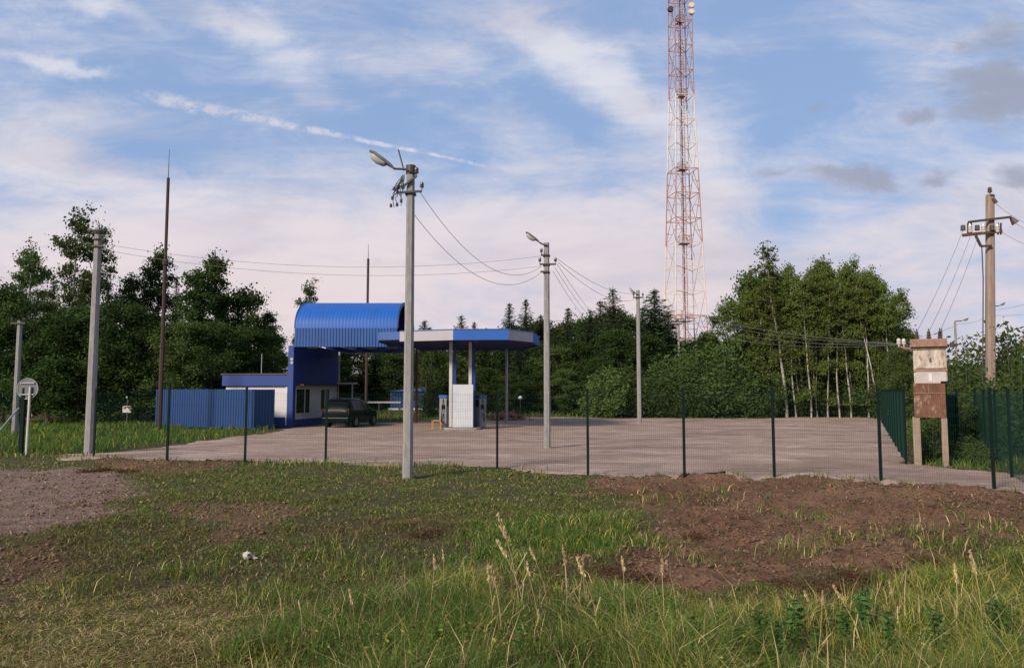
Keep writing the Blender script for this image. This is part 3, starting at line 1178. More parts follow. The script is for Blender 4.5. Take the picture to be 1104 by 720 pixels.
sx, sy = -7.7, 61.0
sz = hz(sx, sy)
sh = tag(empty('blue_shed', (sx, sy, sz)), 'low blue metal shed with shallow gable roof behind the station yard', 'shed')
m = MB()
ribs(m, (sx - 2.3, sy), (sx + 1.9, sy), sz + .12, sz + 1.55, 18, .03, (0, -1))
m.box((sx - .2, sy + 1.0, sz + .85), (4.2, 1.9, 1.38))
m.build('wall', 'sheet_blue', sh)
m = MB()
vs = [(sx - 2.45, sy - .15, sz + 1.56), (sx + 2.05, sy - .15, sz + 1.50), (sx + .7, sy - .15, sz + 1.92)]
vs += [(a, b + 2.3, c) for a, b, c in vs]
m.add(vs, [(0, 1, 2), (3, 5, 4), (0, 3, 4, 1), (1, 4, 5, 2), (2, 5, 3, 0)])
m.build('roof', 'skirt_blue', sh)
m = MB()
m.box((sx - .2, sy - .12, sz + .10), (4.4, .16, .14))
m.build('base_rail', 'white_paint', sh)
rz_ = hz(-10, 58)
rl = tag(empty('guard_rail', (-10.4, 58, rz_)), 'pale horizontal guard rail beyond the parked car', 'rail')
m = MB()
m.box((-10.4, 58, rz_ + .92), (3.4, .06, .13))
m.build('rail', 'pale_fascia', rl)
for dx in (-1.6, 0, 1.6):
    m = MB()
    m.bar((-10.4 + dx, 58.05, rz_ - .1), (-10.4 + dx, 58.05, rz_ + .92), .08)
    m.build('post', 'dark_steel', rl)

# ================================================================ MASTS
def mast(name, label, x, y, top, r0, r1, rod, mt='mast_brown'):
    z = hz(x, y)
    e = tag(empty(name, (x, y, z)), label, 'mast')
    b = MB()
    b.tube([(x, y, z - .2), (x, y, z + (top - z) * .33)], r0, 8)
    b.tube([(x, y, z + (top - z) * .33), (x, y, z + (top - z) * .66)], (r0 + r1) / 2, 8)
    b.tube([(x, y, z + (top - z) * .66), (x, y, top)], r1, 8)
    b.build('pole', mt, e)
    for t in (.33, .66):
        b = MB()
        b.tube([(x, y, z + (top - z) * t - .12), (x, y, z + (top - z) * t + .12)], r0 * 1.25, 8)
        b.build('collar', mt, e)
    b = MB()
    b.tube([(x, y, top - .1), (x, y, top + rod)], [.028, .012], 6)
    b.build('lightning_rod', 'dark_steel', e)


q = at(181.5, 192, 40)
mast('lightning_mast', 'tall thin rusty lightning mast in front of the blue sheet fence', q.x, 40, q.z, .125, .085, 1.6)
q = at(397, 279, 55)
mast('lightning_mast', 'thin lightning mast rising behind the barrel roof', q.x, 55, q.z, .11, .09, 1.1)

# ================================================================ LATTICE TOWER
TX, TY = 22.6, 96.5
TX = at(739, 360, TY).x
SC = TY / 110.0


def thw(z):
    z = z / SC
    return .80 * SC * (3.05 - (z - 10.5) * .0345 if z < 47 else 1.79 - (z - 47) * .006)


tw = tag(empty('lattice_tower', (TX, TY, 0)), 'tall red and white steel lattice mast above the trees', 'tower')
levels = [-.5, 6.2, 10.0, 13.4, 17.0, 20.7, 24.3, 28.0, 31.8, 35.6, 39.4, 43.2, 47.0, 50.9, 54.8, 58.7, 62.6, 66.5]
levels = [l * SC for l in levels]
bands = [(0, 3, 'tower_red', 'faded red'), (3, 6, 'tower_white', 'faded white'), (6, 9, 'tower_red', 'faded red'), (9, 12, 'tower_white', 'faded white'), (12, 17, 'tower_red', 'faded red')]


def corner(i, z):
    h = thw(z)
    sgn = ((-1, -1), (1, -1), (1, 1), (-1, 1))[i % 4]
    a = R(9)
    x, y = sgn[0] * h, sgn[1] * h
    return Vector((TX + x * math.cos(a) - y * math.sin(a), TY + x * math.sin(a) + y * math.cos(a), z))


for i0, i1, mt, nm in bands:
    b = MB()
    for li in range(i0, i1):
        z0, z1 = levels[li], levels[li + 1]
        zm = (z0 + z1) / 2
        for c in range(4):
            b.tube([corner(c, z0), corner(c, z1)], .075, 6)
            b.bar(corner(c, z1), corner(c + 1, z1), .07)
            mid1 = (corner(c, z1) + corner(c + 1, z1)) / 2
            mid0 = (corner(c, z0) + corner(c + 1, z0)) / 2
            if li % 2 == 0:
                b.bar(corner(c, z0), mid1, .055)
                b.bar(corner(c + 1, z0), mid1, .055)
                e0, e1 = corner(c, z0).lerp(mid1, .5), corner(c + 1, z0).lerp(mid1, .5)
            else:
                b.bar(corner(c, z1), mid0, .055)
                b.bar(corner(c + 1, z1), mid0, .055)
                e0, e1 = corner(c, z1).lerp(mid0, .5), corner(c + 1, z1).lerp(mid0, .5)
            b.bar(corner(c, zm), e0, .05)
            b.bar(corner(c + 1, zm), e1, .05)
        b.bar(corner(0, z1), corner(2, z1), .055)
        b.bar(corner(1, z1), corner(3, z1), .055)
    tag(b.build('lattice_section', mt, tw), nm + ' lattice section')
b = MB()
for s in (-.28, .28):
    b.bar((TX + s, TY - .3, 0), (TX + s, TY - .3, 66 * SC), .075)
b.bar((TX + .02, TY + .1, 0), (TX + .02, TY + .1, 66 * SC), .16, .10)
for k in range(150):
    z = .5 + k * .38
    if z < 65 * SC:
        b.bar((TX - .28, TY - .3, z), (TX + .28, TY - .3, z), .04)
b.build('ladder', 'tower_red', tw)
for z in (12.6, 24.3, 35.6, 47.0, 58.7):
    z *= SC
    h = thw(z)
    b = MB()
    b.box((TX, TY, z + .05), (h * .75, h * .75, .07), rz=R(9))
    pl_ = b.build('platform', 'tower_red' if z > 13 else 'rust_steel', tw)
    b = MB()
    for c in range(4):
        s0, s1 = ((-1, -1), (1, -1), (1, 1), (-1, 1))[c], ((-1, -1), (1, -1), (1, 1), (-1, 1))[(c + 1) % 4]
        k = h * .37
        for zz in (.5, 1.0):
            b.bar((TX + s0[0] * k, TY + s0[1] * k, z + zz), (TX + s1[0] * k, TY + s1[1] * k, z + zz), .05)
        b.bar((TX + s0[0] * k, TY + s0[1] * k, z + .1), (TX + s0[0] * k, TY + s0[1] * k, z + 1.0), .05)
    b.build('railing', 'tower_red', pl_)
b = MB()
b.box((TX - .9, TY - .6, 12.9 * SC + .6), (1.2, 1.1, 1.1))
b.build('equipment_box', 'tower_white', tw)
for (dx, dz) in ((-1.5, 60.3), (1.3, 59.9), (1.3, 60.9)):
    b = MB()
    b.tube([(TX + dx, TY - 1.0, dz * SC), (TX + dx, TY - 1.35, dz * SC)], [.42, .36], 12)
    b.bar((TX + dx, TY - 1.0, dz * SC), (TX + dx * .8, TY - .8, dz * SC), .1)
    b.build('antenna_dish', 'tower_white' if dx > 0 else 'dark_steel', tw)
q = at(756, 371, 90)
hut = empty('tower_hut', (q.x, 90, 0))
b = MB()
b.box((q.x, 90, q.z - 3.6), (2.4, 2.4, 7.2))
b.build('wall', 'rust_steel', hut)
b = MB()
b.prism([(q.x - 1.4, 88.6), (q.x + 1.4, 88.6), (q.x + 1.4, 91.4), (q.x - 1.4, 91.4)], q.z + .0, q.z + .25)
b.build('roof', 'tower_red', hut)
tag(hut, 'rusty brown hut at the foot of the lattice tower', 'hut')

# ================================================================ POLES
def insulator(b, p, s=1.0, up=(0, 0, 1)):
    b.lathe(p, up, [(0, .012 * s), (.06 * s, .012 * s), (.065 * s, .045 * s), (.10 * s, .05 * s), (.105 * s, .03 * s), (.13 * s, .045 * s), (.17 * s, .04 * s), (.19 * s, .015 * s)], 8)


def lamp_head(parent, p, d, size=1.0):
    """long street-lamp head starting at p and pointing along d"""
    d = Vector(d).normalized()
    up = (Vector((0, 0, 1)) - d * d.z).normalized()
    sd_ = d.cross(up)
    L_ = .80 * size
    prof = [(0, .04, .04), (.10, .05, .06), (.22, .10, .08), (.5, .135, .085), (.85, .13, .08), (1.0, .085, .05)]
    b = MB()
    nn = 12
    vs, fs = [], []
    for t, wv, hv in prof:
        for k in range(nn):
            a = 2 * math.pi * k / nn
            hh = hv if math.sin(a) > 0 else hv * .35
            vs.append(Vector(p) + d * (t * L_) + sd_ * (wv * size * math.cos(a)) + up * (hh * size * math.sin(a)))
    for i in range(len(prof) - 1):
        for k in range(nn):
            fs.append((i * nn + k, i * nn + (k + 1) % nn, (i + 1) * nn + (k + 1) % nn, (i + 1) * nn + k))
    fs += [tuple(range(nn)), tuple((len(prof) - 1) * nn + k for k in range(nn))]
    b.add(vs, fs)
    head = b.build('lamp_head', 'lamp_housing', parent, smooth=True)
    b = MB()
    vs, fs = [], []
    gp = [(.26, .02, .03), (.34, .095, .10), (.58, .115, .15), (.82, .10, .12), (.93, .02, .03)]
    for t, wv, hv in gp:
        for k in range(nn):
            a = 2 * math.pi * k / nn
            vs.append(Vector(p) + d * (t * L_) + sd_ * (wv * size * math.cos(a)) + up * (size * (-.025 + hv * min(0, math.sin(a)) + .005 * math.sin(a))))
    for i in range(len(gp) - 1):
        for k in range(nn):
            fs.append((i * nn + k, i * nn + (k + 1) % nn, (i + 1) * nn + (k + 1) % nn, (i + 1) * nn + k))
    fs += [tuple(range(nn)), tuple((len(gp) - 1) * nn + k for k in range(nn))]
    b.add(vs, fs)
    b.build('lens', 'lamp_glass', head, smooth=True)
    return head


def concrete_pole(px, py, top_py, label, name='utility_pole', w0=.235, w1=.165, mt='concrete', group=None, lean=0.0, d=None):
    g_ = ground(px, py) if d is None else Vector((at(px, py, d).x, d, at(px, py, d).z))
    top = at(px, top_py, g_.y).z
    e = tag(empty(name, g_), label, 'utility pole', group)
    b = MB()
    vs = []
    for z, w in ((g_.z - .3, w0), (top, w1)):
        c = w * .22
        dx = lean * (z - g_.z)
        for x, y in ((-w / 2 + c, -w / 2), (w / 2 - c, -w / 2), (w / 2, -w / 2 + c), (w / 2, w / 2 - c), (w / 2 - c, w / 2), (-w / 2 + c, w / 2), (-w / 2, w / 2 - c), (-w / 2, -w / 2 + c)):
            vs.append((g_.x + x + dx, g_.y + y, z))
    b.add(vs, [(i, (i + 1) % 8, 8 + (i + 1) % 8, 8 + i) for i in range(8)] + [tuple(range(8)), tuple(range(8, 16))])
    b.build('shaft', mt, e)
    return e, Vector((g_.x + lean * (top - g_.z), g_.y, top))


def crossarm(e, c, half_l, half_r, tilt=0.0, w=.055, ins=(), s=1.0, dy=-.13):
    b = MB()
    a0, a1 = Vector((c.x - half_l, c.y + dy, c.z - tilt * half_l)), Vector((c.x + half_r, c.y + dy, c.z + tilt * half_r))
    b.bar(a0, a1, w, w)
    arm = b.build('crossarm', 'dark_steel', e)
    for f in ins:
        b = MB()
        p = Vector((c.x + f, c.y + dy, c.z + w / 2 + tilt * f))
        insulator(b, p, s)
        b.build('insulator', 'brown_porcelain', arm)
    b = MB()
    b.box((c.x, c.y, c.z - .02), (.26, .26, .05))
    b.build('clamp_band', 'dark_steel', arm)


# main pole in front of the fence
mp_, mt_ = concrete_pole(439.5, 516, 183, 'concrete lamp pole in front of the mesh fence, nearest of all', w0=.245, w1=.185)
hp = mt_ + Vector((-.02, -.02, -.05))
b = MB()
cap = mt_
b.tube([cap + Vector((0, 0, -.12)), cap + Vector((0, 0, .10))], .125, 12)
b.build('pole_cap', 'dark_steel', mp_)
b = MB()
arm_end = at(424.5, 182.0, mt_.y - .15)
b.tube([mt_ + Vector((.02, -.12, -.10)), mt_ + Vector((-.12, -.13, -.03)), arm_end], .028, 8)
b.build('lamp_arm', 'dark_steel', mp_)
lamp_head(mp_, arm_end, at(402, 165.5, mt_.y - .2) - arm_end, .92)
crossarm(mp_, Vector((mt_.x, mt_.y, at(438, 208.5, mt_.y).z)), .34, .30, .06, .05, (-.30, -.18, .30), 1.1)
b = MB()
q0, q1 = at(436, 200, mt_.y - .14), at(449, 190, mt_.y - .14)
b.bar(q0, q1, .05)
b.build('side_bracket', 'dark_steel', mp_)
b = MB()
insulator(b, q1, 1.2)
b.build('insulator', 'brown_porcelain', mp_)
b = MB()
q0, q1 = at(435.5, 184, mt_.y), at(429.5, 161.5, mt_.y)
b.tube([q0, q1], .018, 6)
b.build('top_spike', 'dark_steel', mp_)
rng_ = random.Random(4)
b = MB()
for k in range(11):
    a0 = at(436 + rng_.uniform(-3, 3), 187 + rng_.uniform(0, 16), mt_.y - .13)
    a2 = at(423 + rng_.uniform(-3, 10), 203 + rng_.uniform(0, 22), mt_.y - .15 + rng_.uniform(-.1, .1))
    md = (a0 + a2) / 2 + Vector((rng_.uniform(-.14, .05), rng_.uniform(-.1, .1), rng_.uniform(-.1, .05)))
    b.tube([a0, (a0 + md) / 2 + Vector((rng_.uniform(-.05, .05), 0, .04)), md, (md + a2) / 2 + Vector((rng_.uniform(-.06, .06), 0, 0)), a2], .009, 5)
for px, py in ((421.5, 222), (425, 204), (428, 204.5), (423, 214), (428, 221), (432.5, 217)):
    b.tube([at(px, py - 2, mt_.y - .16), at(px, py + 1.4, mt_.y - .16)], .034, 7)
b.build('cable_tangle', 'dark_steel', mp_)

# second and third lamp poles inside the yard
sp_, st_ = concrete_pole(590, 484, 262, 'concrete lamp pole standing alone on the gravel, second nearest', w0=.25, w1=.20)
b = MB()
arm_end = at(581.5, 261.5, st_.y - .15)
b.tube([st_ + Vector((.02, -.14, -.12)), st_ + Vector((-.1, -.14, -.10)), arm_end], .03, 8)
b.build('lamp_arm', 'dark_steel', sp_)
lamp_head(sp_, arm_end, at(569.5, 252.5, st_.y - .2) - arm_end, .80)
for py, l_, r_, ins in ((275.5, .22, .10, (-.2,)), (285.5, .27, .34, (-.26, .33)), (293.5, .24, .05, ())):
    crossarm(sp_, Vector((st_.x, st_.y, at(590, py, st_.y).z)), l_, r_, 0, .06, ins, 1.2)
tp_, tt_ = concrete_pole(689.5, 457, 313, 'concrete lamp pole before the bushes at the far edge of the gravel', w0=.27, w1=.22)
b = MB()
arm_end = at(685.5, 317, tt_.y - .15)
b.tube([tt_ + Vector((.02, -.14, -.32)), arm_end], .032, 8)
b.build('lamp_arm', 'dark_steel', tp_)
lamp_head(tp_, arm_end, at(680.5, 312.5, tt_.y - .2) - arm_end, .70)
crossarm(tp_, Vector((tt_.x, tt_.y, at(690, 321, tt_.y).z)), .35, .35, 0, .08, (-.3, .3), 1.4)

# left concrete pole
lp_, lt_ = concrete_pole(96, 489.5, 246, 'bare concrete pole without a lamp at the left, beside the round sign', w0=.29, w1=.20, lean=0.0)
b = MB()
for py in (252, 259, 266):
    z = at(100, py, lt_.y).z
    b.tube([(lt_.x, lt_.y, z), (lt_.x, lt_.y, z + .035)], .165, 8)
b.build('band', 'dark_steel', lp_)
crossarm(lp_, Vector((lt_.x, lt_.y, at(100, 266, lt_.y).z)), .12, .25, 0, .05, (.24,), 1.2)
crossarm(lp_, Vector((lt_.x, lt_.y, at(100, 249, lt_.y).z)), .32, .10, 0, .045, (-.3,), 1.0)

# weathered pole in the trees on the far left, with a stay
wp_, wt_ = concrete_pole(15.5, 470, 346, 'weathered grey pole among the trees at the far left edge', w0=.24, w1=.19)
crossarm(wp_, Vector((wt_.x, wt_.y, wt_.z - .12)), .35, .35, 0, .07, (-.3, .3), 1.2)
b = MB()
g0 = ground(-12, 478)
b.tube([g0, at(20, 440, wt_.y - .15)], .045, 6)
b.build('stay', 'galv_steel', wp_)

# distant lamp posts
for px, py, tpy, d, lx_, ly_, label in ((167.5, 452, 363, 52, 173.5, 360.5, 'thin far lamp post in the trees just left of the lightning mast'),
                                        (703.5, 440, 368, 66, 700, 364.5, 'small far lamp post behind the bushes left of the lattice tower'),
                                        (1033, 425, 347, 62, 1042, 344.0, 'far lamp post between the transformer kiosk and the power pole'),
                                        (1073, 425, 331, 62, 1082, 327.0, 'far lamp post partly hidden right behind the power pole')):
    e, t_ = concrete_pole(px, py, tpy, label, 'lamp_post', .20, .15, d=d)
    e['category'] = 'lamp post'
    a1 = at(px + (lx_ - px) * .45, tpy - 1.2, d)
    b = MB()
    b.tube([t_ + Vector((0, 0, -.2)), t_ + Vector((0, 0, .05)), a1], .04, 6)
    b.build('lamp_arm', 'dark_steel', e)
    lamp_head(e, a1, at(lx_, ly_, d) - a1, .75)
e, t_ = concrete_pole(733, 440, 347, 'thin pale pole with crossarm in front of the lattice tower base', w0=.21, w1=.17, d=66)
crossarm(e, Vector((t_.x, t_.y, t_.z - .2)), .5, .3, 0, .09, (-.45, .28), 1.5)

# high-voltage pole at the right
hv_g = ground(1067, 470)
hv_y = 26.5
hv_, hvt = concrete_pole(1068, 486, 210, 'tall weathered power pole with steel crossarms above the right bushes', 'power_pole', .31, .24, 'old_concrete', d=hv_y, lean=.046)


def hv(px, py, dy=0.0):
    return at(px, py, hv_y + dy)


b = MB()
b.bar(hv(1044, 239.5, -.2), hv(1090, 234.0, -.2), .075)
up_arm = b.build('crossarm', 'dark_steel', hv_)
b = MB()
b.bar(hv(1038, 254.0, -.2), hv(1080, 249.5, -.2), .085)
b.bar(hv(1038, 253.5, .24), hv(1080, 249.0, .24), .085)
lo_arm = b.build('crossarm', 'rust_steel', hv_)
for px in (1043.5, 1047, 1076, 1079):
    b = MB()
    b.bar(hv(px, 253, -.2), hv(px, 240.5, -.2), .045)
    b.build('hanger', 'dark_steel', hv_)
for px in (1046, 1060.5, 1075.5):
    b = MB()
    b.lathe(hv(px, 251, -.22), (0, 0, 1), [(0, .05), (.05, .085), (.09, .05), (.13, .085), (.17, .05), (.21, .085), (.25, .05), (.32, .04)], 10)
    b.build('insulator', 'porcelain', lo_arm)
for px in (1038.2, 1053.5, 1069.5):
    b = MB()
    b.tube([hv(px, 248.5, -.24), hv(px, 243, -.24)], [.085, .075], 8)
    b.build('fuse_holder', 'brown_porcelain', lo_arm)
for a, c in (((1052, 254), (1057.5, 265.5)), ((1057.5, 265.5), (1069, 265))):
    b = MB()
    b.bar(hv(*a, -.2), hv(*c, -.2), .07)
    b.build('brace', 'dark_steel', hv_)
b = MB()
insulator(b, hvt + Vector((0, 0, -.02)), 1.6)
b.build('insulator', 'brown_porcelain', hv_)
for p0, p1, r_ in ((hv(1070, 214, -.1), hv(1074, 219, -.15), .07), (hv(1090, 235, -.15), hv(1095, 241, -.2), [.06, .13]), (hv(1067, 210.5, -.1), hv(1072, 211.5, -.1), .045)):
    b = MB()
    b.tube([p0, p1], r_, 8)
    b.build('insulator', 'brown_porcelain', hv_)
b = MB()
b.tube([hv(1058.5, 266, -.2), hv(1060, 300, -.2), hv(1059.5, 420, -.2)], .022, 6)
b.build('conduit', 'dark_steel', hv_)
# leaning prop pole at the right edge
e, t_ = concrete_pole(1092, 400, 340, 'leaning grey prop pole at the right edge above the bushes', 'prop_pole', .24, .20, 'old_concrete', lean=.42, d=34)
e['category'] = 'pole'

# ================================================================ TRANSFORMER KIOSK
kd = 21.6
kx = at(1003.5, 500, kd).x
kz = lambda py: at(1003, py, kd).z
ks = tag(empty('transformer_kiosk', (kx, kd, 0)), 'rusty pale transformer box raised on two concrete legs by the fence', 'transformer')


def kw(px):
    return at(px, 420, kd).x


b = MB()
b.box(((kw(987) + kw(1020)) / 2, kd + .45, (kz(368) + kz(414)) / 2), (kw(1020) - kw(987), .9, kz(368) - kz(414)))
up = b.build('upper_cabinet', 'kiosk_pale', ks, bevel=.015)
b = MB()
b.box(((kw(989) + kw(1019)) / 2, kd - .015, (kz(400.5) + kz(413)) / 2), (kw(1019) - kw(989), .03, kz(400.5) - kz(413)))
b.build('white_panel', 'kiosk_white', up)
b = MB()
b.box(((kw(989) + kw(1019)) / 2, kd - .02, (kz(377.5) + kz(397)) / 2), (kw(1019) - kw(989), .04, kz(377.5) - kz(397)))
dr = b.build('door', 'kiosk_pale', up, bevel=.008)
b = MB()
b.box((kw(1004), kd - .05, kz(388)), (.05, .03, .12))
b.build('handle', 'dark_steel', dr)
b = MB()
b.box(((kw(987) + kw(1020)) / 2, kd - .02, kz(399)), (kw(1020) - kw(987) + .02, .06, .07))
b.box(((kw(987) + kw(1020)) / 2, kd - .02, kz(376)), (kw(1020) - kw(987) + .02, .05, .03))
b.build('rail', 'kiosk_trim', up)
b = MB()
b.box((kw(1003.5), kd - .04, kz(407)), (.09, .03, .22))
b.build('notice_plate', 'white_paint', up)
b = MB()
b.box((kw(1017), kd - .035, kz(412)), (.20, .02, .06))
b.build('vent', 'black_plastic', up)
b = MB()
b.box(((kw(986) + kw(1017.5)) / 2, kd + .40, (kz(413.5) + kz(450)) / 2), (kw(1017.5) - kw(986), .98, kz(413.5) - kz(450)))
lo = b.build('lower_cabinet', 'kiosk_rust', ks, bevel=.015)
b = MB()
b.bar((kw(986), kd - .11, kz(424)), (kw(1017.5), kd - .11, kz(424)), .02)
b.bar((kw(1001), kd - .105, kz(414)), (kw(1001), kd - .105, kz(449.5)), .012)
b.build('door_seam', 'kiosk_trim', lo)
b = MB()
b.box(((kw(985) + kw(1021)) / 2, kd + .42, (kz(365.5) + kz(374)) / 2), (kw(1021) - kw(984.5), 1.12, kz(365.5) - kz(374)))
rf = b.build('roof_band', 'kiosk_trim', ks, bevel=.01)
for px in (991.5, 1003.5, 1014.5):
    b = MB()
    b.lathe((kw(px), kd + .1, kz(365.6)), (0, 0, 1), [(0, .045), (.06, .075), (.09, .04), (.13, .07), (.16, .035), (.20, .055), (.25, .02), (.32, .015)], 10)
    b.build('insulator', 'brown_porcelain', ks)
b = MB()
b.bar((kw(1016.5), kd, kz(366)), (kw(1016.5), kd, kz(355)), .03)
b.bar((kw(1009), kd, kz(361)), (kw(1016.5), kd, kz(357)), .025)
b.build('bracket', 'dark_steel', ks)
b = MB()
b.bar((kw(985), kd, kz(376)), (kw(973), kd - .1, kz(373)), .05)
b.bar((kw(985), kd + .6, kz(376)), (kw(973), kd + .5, kz(373)), .05)
b.bar((kw(973), kd - .2, kz(373)), (kw(973), kd + .6, kz(373)), .05)
br = b.build('side_bracket', 'kiosk_trim', ks)
for k in range(4):
    b = MB()
    insulator(b, (kw(973 + (k % 2) * 5), kd - .12 + .2 * k, kz(373.5) + .01), 1.3)
    b.build('insulator', 'porcelain', br)
b = MB()
b.bar((kw(1021), kd + .1, kz(372.5)), (kw(1026), kd + .1, kz(372.5)), .06)
b.tube([(kw(1026), kd + .1, kz(375)), (kw(1026), kd + .1, kz(369.5))], .06, 8)
b.build('side_insulator', 'brown_porcelain', ks)
K_ROT = -math.atan2(kx, kd)


def kp(p):
    """a kiosk point after the kiosk has been turned to its real heading"""
    v = Vector(p) - Vector((kx, kd, 0))
    v = Matrix.Rotation(K_ROT, 3, 'Z') @ Vector((v.x * .95, v.y * .95, v.z))
    return v + Vector((kx, kd, 0))


ks.rotation_euler = (0, 0, K_ROT)
ks.scale = (.95, .95, 1)
for px, dy in ((987.5, .02), (1015, .02), (987.5, .78), (1015, .78)):
    b = MB()
    xk = kw(px)
    b.box((xk, kd + dy, kz(450) / 2 - .1), (.21 if px < 1000 else .16, .17, kz(450) + .2))
    b.build('leg', 'old_concrete', ks, bevel=.01)

# ================================================================ WELDED MESH FENCES
PANEL_H = 2.03


def panel_mesh():
    """one 2.5 m welded panel from (0,0) to (1,0) * 2.5"""
    b = MB()
    nx = 50
    r = .0013
    for i in range(nx + 1):
        x = 2.5 * i / nx
        b.box((x, 0, PANEL_H / 2), (2 * r, 2 * r, PANEL_H))
    z = 0.02
    hz_ = [0.02, .22, .27, .47, .67, .87, .92, 1.12, 1.32, 1.52, 1.57, 1.77, 1.98]
    for z in hz_:
        b.box((1.25, -.005, z), (2.5, 2 * r, 2 * r))
    return b


proto_panel = panel_mesh().build('mesh_panel', 'fence_green', None)
PANEL_ME = proto_panel.data
bpy.data.objects.remove(proto_panel)
_pm = MB()
_pm.box((0, 0, 1.05), (.06, .045, 2.30))
_pm.box((0, 0, 2.21), (.066, .05, .03))
_po = _pm.build('post', 'fence_dark', None)
POST_ME = _po.data
bpy.data.objects.remove(_po)


def mesh_fence(pts, label, name='mesh_fence', panels=True, posts=None, skip=()):
    """pts: ground positions of the posts"""
    base = Vector((pts[0][0], pts[0][1], hz(*pts[0])))
    e = tag(empty(name, base), label, 'fence')
    for i, (x, y) in enumerate(pts):
        z = hz(x, y)
        if posts is None or i in posts:
            o = bpy.data.objects.new('post', POST_ME)
            COL.objects.link(o)
            o.parent = e
            o.location = Vector((x, y, z)) - base
        if i + 1 < len(pts) and panels and i not in skip:
            x2, y2 = pts[i + 1]
            z2 = hz(x2, y2)
            L_ = math.hypot(x2 - x, y2 - y)
            o = bpy.data.objects.new('mesh_panel', PANEL_ME)
            COL.objects.link(o)
            o.parent = e
            o.location = Vector((x, y, z + .07)) - base
            o.rotation_euler = (0, -math.atan2(z2 - z, L_), math.atan2(y2 - y, x2 - x))
            o.scale = (L_ / 2.5, 1, 1)
    return e


front_pts = [tuple(ground(px, py)[:2]) for px, py in ((101, 493), (180, 498), (264, 498.5), (351, 499), (441, 503), (536, 505.5), (634, 513.5), (738, 514), (835, 515), (950, 519.5), (1072, 528))]
front_pts += [(front_pts[-1][0] + 2.5 * k, front_pts[-1][1] - .9 * k) for k in (1, 2)]
mesh_fence(front_pts, 'long green mesh fence along the front of the gravel yard')
side_a = [tuple(ground(977, 501)[:2])]
dirn = Vector((23.9 - side_a[0][0], 48.0 - side_a[0][1])).normalized()
side_pts = [(side_a[0][0] + dirn.x * 2.5 * k, side_a[0][1] + dirn.y * 2.5 * k) for k in range(13)]
mesh_fence(side_pts, 'green mesh fence receding along the right side of the gravel yard')
sb = ground(1091, 515)
d2 = Vector((17.9 - sb.x, 29.5 - sb.y)).normalized()
right_pts = [(sb.x + d2.x * 2.5 * k, sb.y + d2.y * 2.5 * k) for k in range(-1, 8)]
mesh_fence(right_pts, 'green mesh fence before the bushes at the right, behind the transformer')
gt = mesh_fence([tuple(at(1019, 420, 23.6)[:2]), tuple(at(1030.5, 420, 25.9)[:2])], 'narrow dark green gate leaf standing edge-on right of the transformer kiosk', 'mesh_gate')
ga, gb = at(1019.5, 420, 23.65), at(1030.3, 420, 25.86)
b = MB()
gd = Vector((gb.x - ga.x, gb.y - ga.y)).normalized()
ribs(b, (ga.x, ga.y), (gb.x, gb.y), hz(ga.x, ga.y) + .12, hz(ga.x, ga.y) + 2.06, 14, .012, (gd.y, -gd.x))
b.build('infill_panel', 'fence_green', gt)
lf = [tuple(ground(px, py)[:2]) for px, py in ((-60, 489), (22, 490.5))]
gl = mesh_fence(lf, 'mesh fence with dark gate post at the far left beside the round sign')
b = MB()
b.box((lf[1][0], lf[1][1] + .02, hz(*lf[1]) + 1.0), (.12, .10, 2.1))
b.build('gate_post', 'fence_dark', gl)

# ================================================================ SIGNS
g0 = ground(28, 491)
sg = tag(empty('road_sign', g0), 'round road sign seen from its grey back on a pale post', 'road sign')
b = MB()
b.tube([g0 + Vector((0, 0, -.2)), g0 + Vector((.03, 0, 2.28))], .036, 8)
b.build('post', 'white_paint', sg)
c = at(30, 419, g0.y + .06)
b = MB()
b.tube([c + Vector((0, -.006, 0)), c + Vector((0, .012, 0))], .345, 32)
ds = b.build('disc', 'sign_grey', sg)
b = MB()
for k in range(32):
    a, a2 = 2 * math.pi * k / 32, 2 * math.pi * (k + 1) / 32
    b.bar(c + Vector((.345 * math.cos(a), -.012, .345 * math.sin(a))), c + Vector((.345 * math.cos(a2), -.012, .345 * math.sin(a2))), .018)
b.build('rim', 'galv_steel', ds)
for dz in (-.19, .19):
    b = MB()
    b.bar(c + Vector((-.24, -.03, dz)), c + Vector((.24, -.03, dz)), .04)
    b.build('bracket', 'galv_steel', sg)

q = at(137, 441, 47)
ws = tag(empty('notice_sign', (q.x, 47, hz(q.x, 47))), 'small white notice board at the edge of the dark trees', 'sign')
b = MB()
b.box((q.x, 47, q.z), (.55, .03, .42))
b.build('board', 'white_paint', ws)
b = MB()
b.bar((q.x, 47.04, hz(q.x, 47) - .1), (q.x, 47.04, q.z + .7), .06)
b.build('post', 'dark_steel', ws)
b = MB()
b.tube([(q.x - .02, 46.98, q.z + .70), (q.x - .02, 46.98, q.z + .82)], .06, 8)
b.build('lamp', 'white_paint', ws)
q = at(561, 428.5, 55)
gl_ = tag(empty('globe_lamp', (q.x, 55, hz(q.x, 55))), 'small white globe lamp on a thin dark stake by the rear trees', 'lamp')
b = MB()
b.lathe((q.x, 55, q.z - .15), (0, 0, 1), [(0, .02), (.04, .11), (.1, .15), (.16, .155), (.22, .12), (.28, .03)], 12)
b.build('globe', 'white_board', gl_, smooth=True)
b = MB()
b.tube([(q.x, 55, hz(q.x, 55) - .1), (q.x, 55, q.z - .1)], .03, 6)
b.build('stake', 'dark_steel', gl_)


# ================================================================ WIRES
def wire(p, q, sag, label, r=.009, group='overhead wires between the poles'):
    p, q = Vector(p), Vector(q)
    pts = []
    for k in range(25):
        t = k / 24
        pts.append(p.lerp(q, t) + Vector((0, 0, -4 * sag * t * (1 - t))))
    b = MB()
    b.tube(pts, r * .8, 5)
    tag(b.build('overhead_wire', 'wire', None, origin=p), label, 'wire', group)


